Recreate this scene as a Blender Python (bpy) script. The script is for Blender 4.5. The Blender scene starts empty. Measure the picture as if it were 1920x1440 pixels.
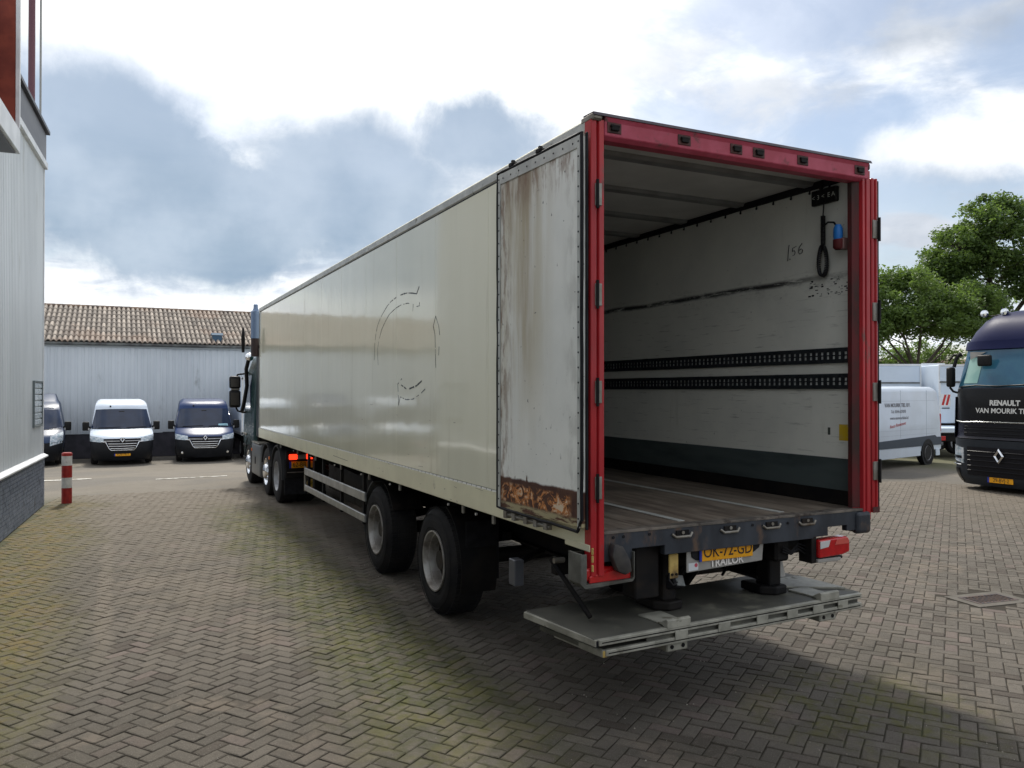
import bpy, bmesh, math, random
import numpy as np
from mathutils import Vector, Matrix, noise as mnoise
R = math.radians
random.seed(7)
scene = bpy.context.scene
COL = scene.collection

# ---------------------------------------------------------------- camera
cd = bpy.data.cameras.new('camera')
cam = bpy.data.objects.new('camera', cd)
COL.objects.link(cam)
cam.location = (-2.7528, -4.4757, 2.204)
cam.rotation_euler = (R(90) + 0.0077, -0.0006, -0.4556)
cd.sensor_width = 36.0
cd.sensor_fit = 'HORIZONTAL'
cd.lens = 36.0 * 1507.86 / 1920.0
cd.clip_start = 0.1
cd.clip_end = 2000
scene.camera = cam

# ---------------------------------------------------------------- exposure
scene.render.engine = 'CYCLES'
scene.view_settings.view_transform = 'Standard'
scene.view_settings.look = 'None'
scene.view_settings.exposure = 0.1
scene.view_settings.gamma = 1.0
scene.view_settings.use_curve_mapping = False

# ---------------------------------------------------------------- sun
SUN_AZ, SUN_EL = 10.0, 50.0            # azimuth from +Y towards +X
sd = bpy.data.lights.new('sun', 'SUN')
sd.energy = 3.8
sd.angle = R(7.0)                     # sun veiled by thin cloud: soft-edged shadows
sd.color = (1.0, 0.95, 0.86)
sun = bpy.data.objects.new('sun', sd)
COL.objects.link(sun)
sv = Vector((math.sin(R(SUN_AZ)) * math.cos(R(SUN_EL)), math.cos(R(SUN_AZ)) * math.cos(R(SUN_EL)), math.sin(R(SUN_EL))))
sun.rotation_euler = sv.to_track_quat('Z', 'Y').to_euler()
sun.location = (0, 0, 30)

# ---------------------------------------------------------------- world: blue sky with broken cloud
world = bpy.data.worlds.new('World')
scene.world = world
world.use_nodes = True
nt = world.node_tree
nt.nodes.clear()


class G:
    """tiny node-graph helper"""
    def __init__(s, tree):
        s.t = tree

    def n(s, typ, **kw):
        nd = s.t.nodes.new(typ)
        for k, v in kw.items():
            setattr(nd, k, v)
        return nd

    def put(s, sock, v):
        if v is None:
            return
        if isinstance(v, bpy.types.NodeSocket):
            s.t.links.new(v, sock)
        else:
            if sock.type == 'RGBA' and len(v) == 3:
                v = (*v, 1)
            sock.default_value = v

    def m(s, op, a, b=None, c=None, clamp=False):
        nd = s.n('ShaderNodeMath', operation=op, use_clamp=clamp)
        s.put(nd.inputs[0], a); s.put(nd.inputs[1], b); s.put(nd.inputs[2], c)
        return nd.outputs[0]

    def vm(s, op, a, b=None):
        nd = s.n('ShaderNodeVectorMath', operation=op)
        s.put(nd.inputs[0], a); s.put(nd.inputs[1], b)
        return nd.outputs[0]

    def sep(s, v):
        nd = s.n('ShaderNodeSeparateXYZ'); s.put(nd.inputs[0], v)
        return nd.outputs

    def comb(s, x, y, z):
        nd = s.n('ShaderNodeCombineXYZ')
        for i, v in enumerate((x, y, z)):
            s.put(nd.inputs[i], v)
        return nd.outputs[0]

    def noise(s, vec, scale, detail=4, rough=.55, dist=0., col=False):
        nd = s.n('ShaderNodeTexNoise')
        s.put(nd.inputs['Vector'], vec)
        nd.inputs['Scale'].default_value = scale
        nd.inputs['Detail'].default_value = detail
        nd.inputs['Roughness'].default_value = rough
        nd.inputs['Distortion'].default_value = dist
        return nd.outputs['Color'] if col else nd.outputs[0]

    def ramp(s, v, a, b, lo=0., hi=1., smooth=True):
        nd = s.n('ShaderNodeMapRange', interpolation_type='SMOOTHSTEP' if smooth else 'LINEAR')
        s.put(nd.inputs[0], v)
        s.put(nd.inputs[1], a); s.put(nd.inputs[2], b); s.put(nd.inputs[3], lo); s.put(nd.inputs[4], hi)
        return nd.outputs[0]

    def mix(s, f, a, b, mode='MIX'):
        nd = s.n('ShaderNodeMix', data_type='RGBA', blend_type=mode)
        s.put(nd.inputs[0], f); s.put(nd.inputs[6], a); s.put(nd.inputs[7], b)
        return nd.outputs[2]


g = G(nt)
tc = g.n('ShaderNodeTexCoord')
D = tc.outputs['Generated']
dx, dy, dz = g.sep(D)
az = g.m('DEGREES', g.m('ARCTAN2', dx, dy))
el = g.m('DEGREES', g.m('ARCSINE', dz))
# flat-bottomed cloud look: project direction on a cloud deck
inv = g.m('DIVIDE', 1.0, g.m('ADD', g.m('ABSOLUTE', dz), 0.16))
deck = g.comb(g.m('MULTIPLY', dx, inv), g.m('MULTIPLY', dy, inv), g.m('MULTIPLY', dz, 1.5))
w1 = g.noise(D, 5.0, 7, .62, 0.2, col=True)
wr, wg, _ = g.sep(w1)
az_w = g.m('ADD', az, g.m('MULTIPLY', g.m('SUBTRACT', wr, .5), 12.0))
el_w = g.m('ADD', el, g.m('MULTIPLY', g.m('SUBTRACT', wg, .5), 7.5))


def blob(a0, e0, ra, re, lo=.62, hi=1.12, up=None):
    """soft cloud body around azimuth a0 / elevation e0 (degrees)"""
    a = g.m('DIVIDE', g.m('SUBTRACT', az_w, a0), ra)
    e = g.m('DIVIDE', g.m('SUBTRACT', el_w, e0), re)
    r = g.m('SQRT', g.m('ADD', g.m('MULTIPLY', a, a), g.m('MULTIPLY', e, e)))
    return g.ramp(r, hi, lo)


def mx(*v):
    r = v[0]
    for k in v[1:]:
        r = g.m('MAXIMUM', r, k)
    return r


n_big = g.noise(deck, 1.3, 7, .55, .2)
n_mid = g.noise(deck, 3.6, 6, .6, .4)
n_fine = g.noise(D, 7.0, 6, .52, .0)
SUNV = sv
sdot = g.n('ShaderNodeVectorMath', operation='DOT_PRODUCT')
g.put(sdot.inputs[0], D); sdot.inputs[1].default_value = SUNV
glow = g.ramp(sdot.outputs['Value'], .72, 1.0)
# cloud brightness
bright = g.ramp(n_mid, .34, .62)
cl = g.mix(bright, (.62, .69, .80), (1.16, 1.18, 1.20))
# dark, heavy cloud bodies low in front, as seen in the photograph
dark = mx(blob(-1.5, 14.0, 8.5, 7.0, .62, 1.12), blob(5.0, 11.6, 11.0, 5.0, .7, 1.1), blob(15.0, 14.2, 9.5, 5.2, .55, 1.12), blob(23.0, 17.2, 6.5, 3.6, .45, 1.1),
          blob(-16.0, 12.0, 9.0, 6.0))
dcol = g.mix(g.ramp(n_fine, .34, .68), (.30, .41, .54), (.50, .60, .72))
hgt = g.ramp(el_w, 9.0, 19.0)
dcol = g.mix(g.m('MULTIPLY', hgt, .5), dcol, (.46, .56, .72))
grey = mx(blob(53.0, 9.8, 9.5, 4.0, .6, 1.2), blob(33.0, 22.5, 9.0, 2.6, .3, 1.2), blob(44.0, 19.0, 6.0, 3.0, .3, 1.2), blob(56.0, 23.5, 12.0, 3.6, .4, 1.2))
gcol = g.mix(g.ramp(n_fine, .35, .65), (.40, .46, .55), (.66, .71, .79))
# bright white parts: high haze round the sun, cumulus edge at right, low bright band at the horizon
white = mx(blob(10.0, 25.0, 19.0, 7.6, .55, 1.15), blob(57.0, 14.6, 8.0, 2.4, .5, 1.15), blob(8.0, 4.6, 14.0, 2.6, .5, 1.2))
base = g.mix(g.m('MULTIPLY', white, .92), cl, (1.12, 1.14, 1.16))
base = g.mix(g.m('MULTIPLY', grey, .85), base, gcol)
base = g.mix(g.m('MULTIPLY', glow, .75), base, (1.9, 1.85, 1.75))
base = g.mix(g.m('MULTIPLY', dark, .95), base, dcol)
# horizon haze
hz = g.ramp(el, 7.0, 0.0)
base = g.mix(g.m('MULTIPLY', hz, .45), base, (.86, .93, 1.0))
# gaps through which the blue sky shows
gaps = g.m('MULTIPLY', g.ramp(n_big, .50, .40), .8)
gaps = mx(gaps, blob(51.0, 16.4, 6.8, 3.1, .45, 1.15), g.m('MULTIPLY', blob(59.0, 20.0, 5.0, 2.6, .4, 1.1), .8))
gaps = g.m('MULTIPLY', gaps, g.m('SUBTRACT', 1.0, g.m('MULTIPLY', dark, .95)))
gaps = g.m('MULTIPLY', gaps, g.m('SUBTRACT', 1.0, g.m('MULTIPLY', white, .8)))
gaps = g.m('MULTIPLY', gaps, .85)
sky = g.n('ShaderNodeTexSky', sky_type='NISHITA')
sky.sun_disc = False
sky.sun_elevation = R(SUN_EL)
sky.sun_rotation = R(SUN_AZ)
sky.air_density = 1.1
sky.dust_density = 1.6
bg1 = g.n('ShaderNodeBackground'); g.put(bg1.inputs[0], sky.outputs[0]); bg1.inputs[1].default_value = .12
bg2 = g.n('ShaderNodeBackground'); g.put(bg2.inputs[0], base); bg2.inputs[1].default_value = 1.0
ms = g.n('ShaderNodeMixShader')
g.put(ms.inputs[0], gaps)
nt.links.new(bg2.outputs[0], ms.inputs[1]); nt.links.new(bg1.outputs[0], ms.inputs[2])
wo = g.n('ShaderNodeOutputWorld')
nt.links.new(ms.outputs[0], wo.inputs[0])


# ================================================================ helpers
def lin(c):
    return tuple((x / 12.92 if x <= .04045 else ((x + .055) / 1.055) ** 2.4) for x in [v / 255 for v in c])


MATS = {}


def mat(name, col, rough=.5, metal=0., col2=None, ns=6., namt=1., bump=0., bs=40., coat=0., emis=None, es=1., lo=.35, hi=.65,
        stretch=None, dirt=None, dscale=3., dlo=.5, dhi=.7, spec=.32, space='Object', detail=5):
    """principled material with procedural variation, wear and fine relief"""
    m = bpy.data.materials.new(name); m.use_nodes = True
    t = m.node_tree; t.nodes.clear(); k = G(t)
    out = k.n('ShaderNodeOutputMaterial'); p = k.n('ShaderNodeBsdfPrincipled')
    t.links.new(p.outputs[0], out.inputs[0])
    if space == 'World':
        v = k.n('ShaderNodeNewGeometry').outputs['Position']
    else:
        v = k.n('ShaderNodeTexCoord').outputs['Object']
    vs = k.vm('MULTIPLY', v, stretch) if stretch else v
    c = col
    if col2 is not None:
        f = k.ramp(k.noise(vs, ns, detail), lo, hi)
        c = k.mix(k.m('MULTIPLY', f, namt), col, col2)
    rg = rough
    if dirt is not None:
        d = k.ramp(k.noise(vs, dscale, 6, .65), dlo, dhi)
        c = k.mix(d, c if isinstance(c, bpy.types.NodeSocket) else (*c, 1), dirt)
        rg = k.m('ADD', rough, k.m('MULTIPLY', d, .3), clamp=True)
    else:
        rg = k.m('ADD', rough - .04, k.m('MULTIPLY', k.noise(v, 9., 3), .08), clamp=True)
    k.put(p.inputs['Base Color'], c)
    k.put(p.inputs['Roughness'], rg)
    p.inputs['Metallic'].default_value = metal
    if spec is not None:
        p.inputs['Specular IOR Level'].default_value = spec
    if coat:
        p.inputs['Coat Weight'].default_value = coat
        p.inputs['Coat Roughness'].default_value = .05
    if emis is not None:
        k.put(p.inputs['Emission Color'], emis); p.inputs['Emission Strength'].default_value = es
    if bump:
        b = k.n('ShaderNodeBump'); b.inputs['Distance'].default_value = bump; b.inputs['Strength'].default_value = 1
        k.put(b.inputs['Height'], k.noise(v, bs, 4)); k.put(p.inputs['Normal'], b.outputs[0])
    MATS[name] = m
    m['_k'] = 0
    return m


class MB:
    def __init__(s):
        s.v = []; s.f = []; s.mi = []

    def add(s, vs, fs, mi=0):
        o = len(s.v); s.v += [tuple(x) for x in vs]
        s.f += [tuple(o + i for i in f) for f in fs]; s.mi += [mi] * len(fs)
        return s

    def box(s, x0, x1, y0, y1, z0, z1, M=None, mi=0):
        vs = [Vector(p) for p in ((x0, y0, z0), (x1, y0, z0), (x1, y1, z0), (x0, y1, z0), (x0, y0, z1), (x1, y0, z1), (x1, y1, z1), (x0, y1, z1))]
        if M is not None:
            vs = [M @ p for p in vs]
        return s.add(vs, [(0, 3, 2, 1), (4, 5, 6, 7), (0, 1, 5, 4), (1, 2, 6, 5), (2, 3, 7, 6), (3, 0, 4, 7)], mi)

    def bar(s, a, b, w, h, up=(0, 0, 1), mi=0):
        a = Vector(a); b = Vector(b); d = (b - a); L = d.length; d.normalize()
        x = d.cross(Vector(up))
        if x.length < 1e-4:
            x = d.cross(Vector((1, 0, 0)))
        x.normalize(); z = x.cross(d)
        vs = []
        for q in (a, b):
            for sx, sz in ((-1, -1), (1, -1), (1, 1), (-1, 1)):
                vs.append(q + x * sx * w / 2 + z * sz * h / 2)
        return s.add(vs, [(0, 1, 2, 3), (7, 6, 5, 4), (0, 4, 5, 1), (1, 5, 6, 2), (2, 6, 7, 3), (3, 7, 4, 0)], mi)

    def tube(s, pts, r, n=8, cap=True, mi=0):
        pts = [Vector(p) for p in pts]
        rr = r if isinstance(r, (list, tuple)) else [r] * len(pts)
        rings = []; prev = None
        for i, p in enumerate(pts):
            d = (pts[min(i + 1, len(pts) - 1)] - pts[max(i - 1, 0)]).normalized()
            if prev is None:
                a = d.orthogonal().normalized()
            else:
                a = (prev - d * prev.dot(d))
                a = a.normalized() if a.length > 1e-5 else d.orthogonal().normalized()
            prev = a; b = d.cross(a)
            rings.append([p + (a * math.cos(t) + b * math.sin(t)) * rr[i] for t in [2 * math.pi * k / n for k in range(n)]])
        vs = [q for rg in rings for q in rg]; fs = []
        for i in range(len(pts) - 1):
            for k in range(n):
                k2 = (k + 1) % n
                fs.append((i * n + k, i * n + k2, (i + 1) * n + k2, (i + 1) * n + k))
        if cap:
            fs.append(tuple(reversed(range(n)))); fs.append(tuple((len(pts) - 1) * n + k for k in range(n)))
        return s.add(vs, fs, mi)

    def lathe(s, prof, c, axis='x', n=40, mi=0, closed=False):
        """prof: list of (along axis, radius)"""
        c = Vector(c); vs = []
        for (a, r) in prof:
            for k in range(n):
                t = 2 * math.pi * k / n; u, w = math.cos(t) * r, math.sin(t) * r
                vs.append(c + (Vector((a, u, w)) if axis == 'x' else Vector((u, a, w)) if axis == 'y' else Vector((u, w, a))))
        fs = []
        m = len(prof)
        for i in range(m - 1 + (1 if closed else 0)):
            j = (i + 1) % m
            for k in range(n):
                k2 = (k + 1) % n
                fs.append((i * n + k, i * n + k2, j * n + k2, j * n + k))
        return s.add(vs, fs, mi)

    def prism(s, poly, axis, a, b, mi=0):
        """extrude a 2-D polygon along an axis. axis x: poly=(y,z); y: (x,z); z: (x,y)"""
        def P(p, t):
            return (t, p[0], p[1]) if axis == 'x' else (p[0], t, p[1]) if axis == 'y' else (p[0], p[1], t)
        n = len(poly)
        vs = [P(p, a) for p in poly] + [P(p, b) for p in poly]
        fs = [tuple(range(n)), tuple(reversed(range(n, 2 * n)))] + [(i, n + i, n + (i + 1) % n, (i + 1) % n) for i in range(n)]
        return s.add(vs, fs, mi)

    def grid(s, P, nu, nv, mi=0):
        vs = [P(i, j) for i in range(nu) for j in range(nv)]
        return s.add(vs, [(i * nv + j, (i + 1) * nv + j, (i + 1) * nv + j + 1, i * nv + j + 1) for i in range(nu - 1) for j in range(nv - 1)], mi)

    def mesh(s, name, mats, bevel=0., smooth=None, recalc=True, seg=1):
        me = bpy.data.meshes.new(name)
        me.from_pydata(s.v, [], s.f)
        ms = mats if isinstance(mats, (list, tuple)) else [mats]
        for m in ms:
            me.materials.append(m)
        if len(ms) > 1:
            me.polygons.foreach_set('material_index', s.mi)
        if bevel or recalc:
            bm = bmesh.new(); bm.from_mesh(me)
            if recalc:
                bmesh.ops.recalc_face_normals(bm, faces=bm.faces)
            if bevel:
                ed = [e for e in bm.edges if len(e.link_faces) == 2 and e.calc_face_angle(0) > R(30)]
                bmesh.ops.bevel(bm, geom=ed, offset=bevel, segments=seg, profile=.5, affect='EDGES', clamp_overlap=True)
            bm.to_mesh(me); bm.free()
        if smooth is not None:
            me.polygons.foreach_set('use_smooth', [True] * len(me.polygons))
            me.set_sharp_from_angle(angle=R(smooth))
        me.update()
        return me

    def build(s, name, mats, parent=None, bevel=0., smooth=None, recalc=True, seg=1, label=None):
        o = bpy.data.objects.new(name, s.mesh(name, mats, bevel, smooth, recalc, seg))
        COL.objects.link(o)
        if parent is not None:
            o.parent = parent
        if label:
            o['label'] = label
        return o


def tag(o, label=None, cat=None, group=None, kind=None):
    if label: o['label'] = label
    if cat: o['category'] = cat
    if group: o['group'] = group
    if kind: o['kind'] = kind
    return o


def thing(name, label, cat, loc=(0, 0, 0), rz=0., group=None):
    o = bpy.data.objects.new(name, None); COL.objects.link(o)
    o.location = loc; o.rotation_euler = (0, 0, rz); o.empty_display_size = .2
    return tag(o, label, cat, group)


def inst(name, me, parent, loc=(0, 0, 0), rot=None):
    o = bpy.data.objects.new(name, me); COL.objects.link(o)
    o.parent = parent; o.location = loc
    if rot: o.rotation_euler = rot
    return o


def box(name, m, parent, x0, x1, y0, y1, z0, z1, bevel=.004, **k):
    return MB().box(x0, x1, y0, y1, z0, z1).build(name, m, parent, bevel=bevel, **k)


def text(name, s, size, m, parent, loc, right, up, extrude=.001, align='CENTER', sx=1., shear=0., bold=0.):
    cu = bpy.data.curves.new(name, 'FONT'); cu.body = s; cu.size = size; cu.extrude = extrude
    cu.align_x = align; cu.align_y = 'CENTER'; cu.shear = shear; cu.offset = bold; cu.resolution_u = 3
    ob = bpy.data.objects.new('tmp', cu); COL.objects.link(ob)
    dg = bpy.context.evaluated_depsgraph_get()
    me = bpy.data.meshes.new_from_object(ob.evaluated_get(dg))
    bpy.data.objects.remove(ob)
    r = Vector(right).normalized(); u = Vector(up).normalized(); nrm = r.cross(u)
    M = Matrix((r, u, nrm)).transposed().to_4x4()
    me.transform(Matrix.Translation(loc) @ M @ Matrix.Diagonal((sx, 1, 1, 1)))
    me.materials.clear(); me.materials.append(m)
    o = bpy.data.objects.new(name, me); COL.objects.link(o)
    o.parent = parent
    return o


# ---------------------------------------------------------------- ground height: the yard dips away behind the tractor
def sstep(a, b, x):
    t = min(max((x - a) / (b - a), 0), 1)
    return t * t * (3 - 2 * t)


def gz(x, y):
    return -.47 * sstep(16, 27, y) - .2 * sstep(27.5, 33.5, y)
# ================================================================ ground and paving
def yard(k, P):
    """dust / moss / damp masks of the yard, by place on the ground"""
    x, y, z = k.sep(P)
    n1 = k.noise(P, .55, 6, .6, .4); n2 = k.noise(P, 2.6, 6, .65, .2); n3 = k.noise(P, 14., 4, .6)
    # blown sand thickens with distance up the yard
    dust = k.ramp(k.m('ADD', y, k.m('MULTIPLY', n2, 5.)), 5.0, 15.0)
    dr = k.ramp(k.m('ADD', k.m('SUBTRACT', x, 5.), k.m('MULTIPLY', n2, 3.)), 3.5, 13.0)
    dust = k.m('MAXIMUM', dust, dr)
    # a strip of sand along the drive lane
    lane = k.m('ABSOLUTE', k.m('ADD', x, k.m('ADD', 2.87, k.m('MULTIPLY', k.m('SUBTRACT', n2, .5), .16))))
    strip = k.m('MULTIPLY', k.ramp(lane, .13, .03), k.m('MULTIPLY', k.ramp(y, 2.0, 4.0), .85))
    patch = k.m('MULTIPLY', k.ramp(n2, .56, .72), .55)
    dust = k.m('MAXIMUM', dust, k.m('MAXIMUM', strip, k.m('MULTIPLY', patch, k.ramp(y, -3.5, 1.0))))
    sandy = k.m('MULTIPLY', k.m('MULTIPLY', k.ramp(k.m('ABSOLUTE', k.m('ADD', x, 2.0)), 1.7, .3), k.ramp(y, 1.5, 5.0)), k.ramp(k.noise(P, 1.3, 6, .65), .36, .58))
    dust = k.m('MAXIMUM', dust, k.m('MULTIPLY', sandy, .75))
    # moss: strip under the wall, and where vehicles stand
    wall = k.ramp(k.m('ADD', x, k.m('MULTIPLY', n1, 1.8)), -1.9, -2.75)
    wall = k.m('MULTIPLY', wall, k.ramp(y, 15.5, 12.5))
    side = k.m('ABSOLUTE', k.m('ADD', x, k.m('ADD', .72, k.m('MULTIPLY', k.m('SUBTRACT', n1, .5), 1.3))))
    side = k.m('MULTIPLY', k.ramp(side, .80, .25), k.m('MULTIPLY', k.ramp(y, 13., 9.5), k.ramp(y, -1., 1.5, .35, 1.)))
    side = k.m('MULTIPLY', side, k.ramp(n2, .25, .50))
    rear = k.m('ADD', k.m('POWER', k.m('ABSOLUTE', k.m('SUBTRACT', x, 1.9)), 2.), k.m('POWER', k.m('ABSOLUTE', k.m('ADD', y, .55)), 2.))
    rear = k.m('MULTIPLY', k.ramp(rear, 1.1, .05), k.ramp(n2, .40, .60))
    moss = k.m('MAXIMUM', wall, k.m('MAXIMUM', side, k.m('MULTIPLY', rear, .9)))
    moss = k.m('MAXIMUM', moss, k.m('MULTIPLY', k.ramp(n1, .60, .72), .2))
    damp = k.ramp(n1, .46, .66)
    return dust, moss, damp, wall, n2, n3


def paver_mat():
    m = bpy.data.materials.new('concrete paver'); m.use_nodes = True
    t = m.node_tree; t.nodes.clear(); k = G(t)
    out = k.n('ShaderNodeOutputMaterial'); p = k.n('ShaderNodeBsdfPrincipled'); t.links.new(p.outputs[0], out.inputs[0])
    P = k.n('ShaderNodeNewGeometry').outputs['Position']
    dust, moss, damp, wall, n2, n3 = yard(k, P)
    a = k.n('ShaderNodeAttribute', attribute_name='tone').outputs['Fac']
    a2 = k.n('ShaderNodeAttribute', attribute_name='tint').outputs['Fac']
    c = k.mix(a, (.070, .061, .050), (.122, .106, .088))
    c = k.mix(k.ramp(a2, .86, .93), c, (.062, .050, .040))
    c = k.mix(k.m('MULTIPLY', k.ramp(a2, .12, .04), .5), c, (.15, .11, .10))
    c = k.mix(k.m('MULTIPLY', damp, .7), c, (.056, .049, .037))
    c = k.mix(k.m('MULTIPLY', k.ramp(k.noise(P, 1.1, 5, .65, .5), .54, .66), .6), c, (.155, .125, .098))
    c = k.mix(k.m('MULTIPLY', k.ramp(k.noise(P, 22., 5, .7), .50, .68), .45), c, (.055, .048, .038))
    gr = k.noise(P, 160., 3, .7)
    c = k.mix(k.m('MULTIPLY', k.ramp(gr, .58, .68), .75), c, (.24, .22, .19))
    c = k.mix(k.m('MULTIPLY', k.ramp(gr, .42, .30), .45), c, (.05, .045, .04))
    sandc = k.mix(n3, (.125, .104, .080), (.185, .158, .124))
    c = k.mix(k.m('MULTIPLY', dust, k.ramp(n3, .2, .6, .45, .9)), c, sandc)
    mc = k.mix(wall, k.mix(k.ramp(n2, .4, .6), (.038, .046, .012), (.085, .082, .022)), k.mix(k.ramp(n2, .38, .62), (.140, .102, .026), (.092, .085, .026)))
    clump = k.ramp(k.noise(P, 7., 6, .7), .36, .60, .35, 1.)
    c = k.mix(k.m('MULTIPLY', k.m('MULTIPLY', moss, clump), k.ramp(n3, .25, .6, .55, 1.)), c, mc)
    k.put(p.inputs['Base Color'], c)
    k.put(p.inputs['Roughness'], k.m('ADD', .74, k.m('MULTIPLY', n3, .2)))
    p.inputs['Specular IOR Level'].default_value = .3
    b = k.n('ShaderNodeBump'); b.inputs['Distance'].default_value = .008; b.inputs['Strength'].default_value = 1.
    k.put(b.inputs['Height'], k.m('ADD', k.noise(P, 90., 4, .65), k.m('MULTIPLY', n3, .6))); k.put(p.inputs['Normal'], b.outputs[0])
    return m


def ground_mat():
    m = bpy.data.materials.new('sandy yard ground'); m.use_nodes = True
    t = m.node_tree; t.nodes.clear(); k = G(t)
    out = k.n('ShaderNodeOutputMaterial'); p = k.n('ShaderNodeBsdfPrincipled'); t.links.new(p.outputs[0], out.inputs[0])
    P = k.n('ShaderNodeNewGeometry').outputs['Position']
    dust, moss, damp, wall, n2, n3 = yard(k, P)
    near = k.mix(n3, (.018, .015, .011), (.042, .034, .024))
    far = k.mix(k.noise(P, .9, 6, .65), (.130, .114, .092), (.195, .175, .147))
    far = k.mix(k.m('MULTIPLY', k.ramp(k.noise(P, .23, 5, .6, .6), .48, .62), .6), far, (.115, .108, .098))
    x, y, z = k.sep(P)
    grass = k.m('MULTIPLY', k.m('MULTIPLY', k.ramp(x, 17., 19.), k.ramp(k.m('ADD', y, k.m('MULTIPLY', n2, 3.)), 9.5, 12.)), .75)
    far = k.mix(grass, far, (.10, .10, .045))
    crack = k.ramp(k.noise(P, 3.4, 8, .75, 1.2), .50, .515)
    crack2 = k.ramp(k.noise(P, 3.4, 8, .75, 1.2), .545, .53)
    far = k.mix(k.m('MULTIPLY', k.m('MULTIPLY', crack, crack2), .35), far, (.09, .08, .065))
    c = k.mix(k.m('MULTIPLY', dust, dust), near, far)
    c = k.mix(k.m('MULTIPLY', moss, .7), c, (.05, .055, .015))
    k.put(p.inputs['Base Color'], c); p.inputs['Roughness'].default_value = .9
    p.inputs['Specular IOR Level'].default_value = .25
    b = k.n('ShaderNodeBump'); b.inputs['Distance'].default_value = .01
    k.put(b.inputs['Height'], k.noise(P, 30., 6, .7)); k.put(p.inputs['Normal'], b.outputs[0])
    return m


PAV = paver_mat(); GND = ground_mat()

# ground sheet, dense near, out to the horizon
xs = [-500, -200, -90, -50, -30] + list(np.arange(-24, 34.1, 2)) + [40, 50, 70, 120, 250, 600]
ys = [-300, -100, -40, -20] + list(np.arange(-10, 14.1, 4)) + list(np.arange(15, 36.1, 1)) + [40, 50, 70, 110, 200, 400, 900]
mb = MB()
mb.grid(lambda i, j: (xs[i], ys[j], gz(xs[i], ys[j]) - .007), len(xs), len(ys))
ground = mb.build('ground', GND, smooth=60, recalc=False)
tag(ground, kind='structure')
if ground.data.polygons[0].normal.z < 0:
    ground.data.flip_normals()

W_ = .105
ANG = R(35.0)
ca, sa = math.cos(ANG), math.sin(ANG)
camx, camy = cam.location.x, cam.location.y
yaw = .4556
fwx, fwy = math.sin(yaw), math.cos(yaw); rtx, rty = math.cos(yaw), -math.sin(yaw)
DRAIN = (5.20, 5.84, .77, 1.15)
rng = np.random.default_rng(3)


def herring(xmin, xmax, ymin, ymax):
    out = []
    Rr = int(30 / W_)
    # cover a rotated lattice around the middle of the region
    cx, cy = (xmin + xmax) / 2, (ymin + ymax) / 2
    half = math.hypot(xmax - xmin, ymax - ymin) / 2 + 1
    u0, v0 = (cx * ca + cy * sa) / W_, (-cx * sa + cy * ca) / W_
    n = int(half / W_)
    I, J = np.meshgrid(np.arange(int(u0) - n, int(u0) + n), np.arange(int(v0) - n, int(v0) + n), indexing='ij')
    md = (I - J) % 4
    for kind, c in (('h', 0), ('v', 3)):
        q = md == c
        i = I[q].astype(float); j = J[q].astype(float)
        if kind == 'h':
            u = (i + 1) * W_; v = (j + .5) * W_
        else:
            u = (i + .5) * W_; v = (j + 1) * W_
        x = u * ca - v * sa; y = u * sa + v * ca
        out.append(np.stack([x, y, np.full_like(x, ANG if kind == 'h' else ANG + math.pi / 2)], 1))
    return np.concatenate(out)


B = herring(-5, 18, -4.6, 15.5)
dep = (B[:, 0] - camx) * fwx + (B[:, 1] - camy) * fwy
lat = (B[:, 0] - camx) * rtx + (B[:, 1] - camy) * rty
keep = (dep > .6) & (dep < 19.5) & (np.abs(lat) < dep * .66 + 2.6) & (B[:, 1] < 14.6) & (B[:, 0] > -4.3 + (B[:, 1] - 9.34) * .0631 + .1)
keep &= ~((B[:, 0] > DRAIN[0] - .1) & (B[:, 0] < DRAIN[1] + .1) & (B[:, 1] > DRAIN[2] - .1) & (B[:, 1] < DRAIN[3] + .1))
keep &= (B[:, 0] < 15) 
B = B[keep]; dep = dep[keep]; lat = lat[keep]
# in view and large: the pieces that become objects of their own
vis = (dep > 2.95) & (np.abs(lat) < dep * .645)
under = (B[:, 0] > .2) & (B[:, 0] < 2.4) & (B[:, 1] > .0)
score = np.where(vis & ~under, dep, 1e9)
order = np.argsort(score)
single = order[:300]; rest = order[300:]
h, e, gp = .0, .007, .0065


def paver_verts(jit):
    L2, H2 = W_ - gp / 2 - .001, W_ / 2 - gp / 2 - .001
    L2 += jit[0]; H2 += jit[1]
    base = [(-L2, -H2), (L2, -H2), (L2, H2), (-L2, H2)]
    ins = [(-L2 + e, -H2 + e), (L2 - e, -H2 + e), (L2 - e, H2 - e), (-L2 + e, H2 - e)]
    return np.array([(x, y, -.03) for x, y in base] + [(x, y, -.004) for x, y in base] + [(x, y, .0) for x, y in ins])


PF = np.array([(8, 9, 10, 11)] + [(4 + i, 4 + (i + 1) % 4, 8 + (i + 1) % 4, 8 + i) for i in range(4)] + [(i, (i + 1) % 4, 4 + (i + 1) % 4, 4 + i) for i in range(4)])


def attr(me, name, vals):
    a = me.attributes.new(name, 'FLOAT', 'POINT'); a.data.foreach_set('value', np.asarray(vals, dtype=np.float32))


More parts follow.
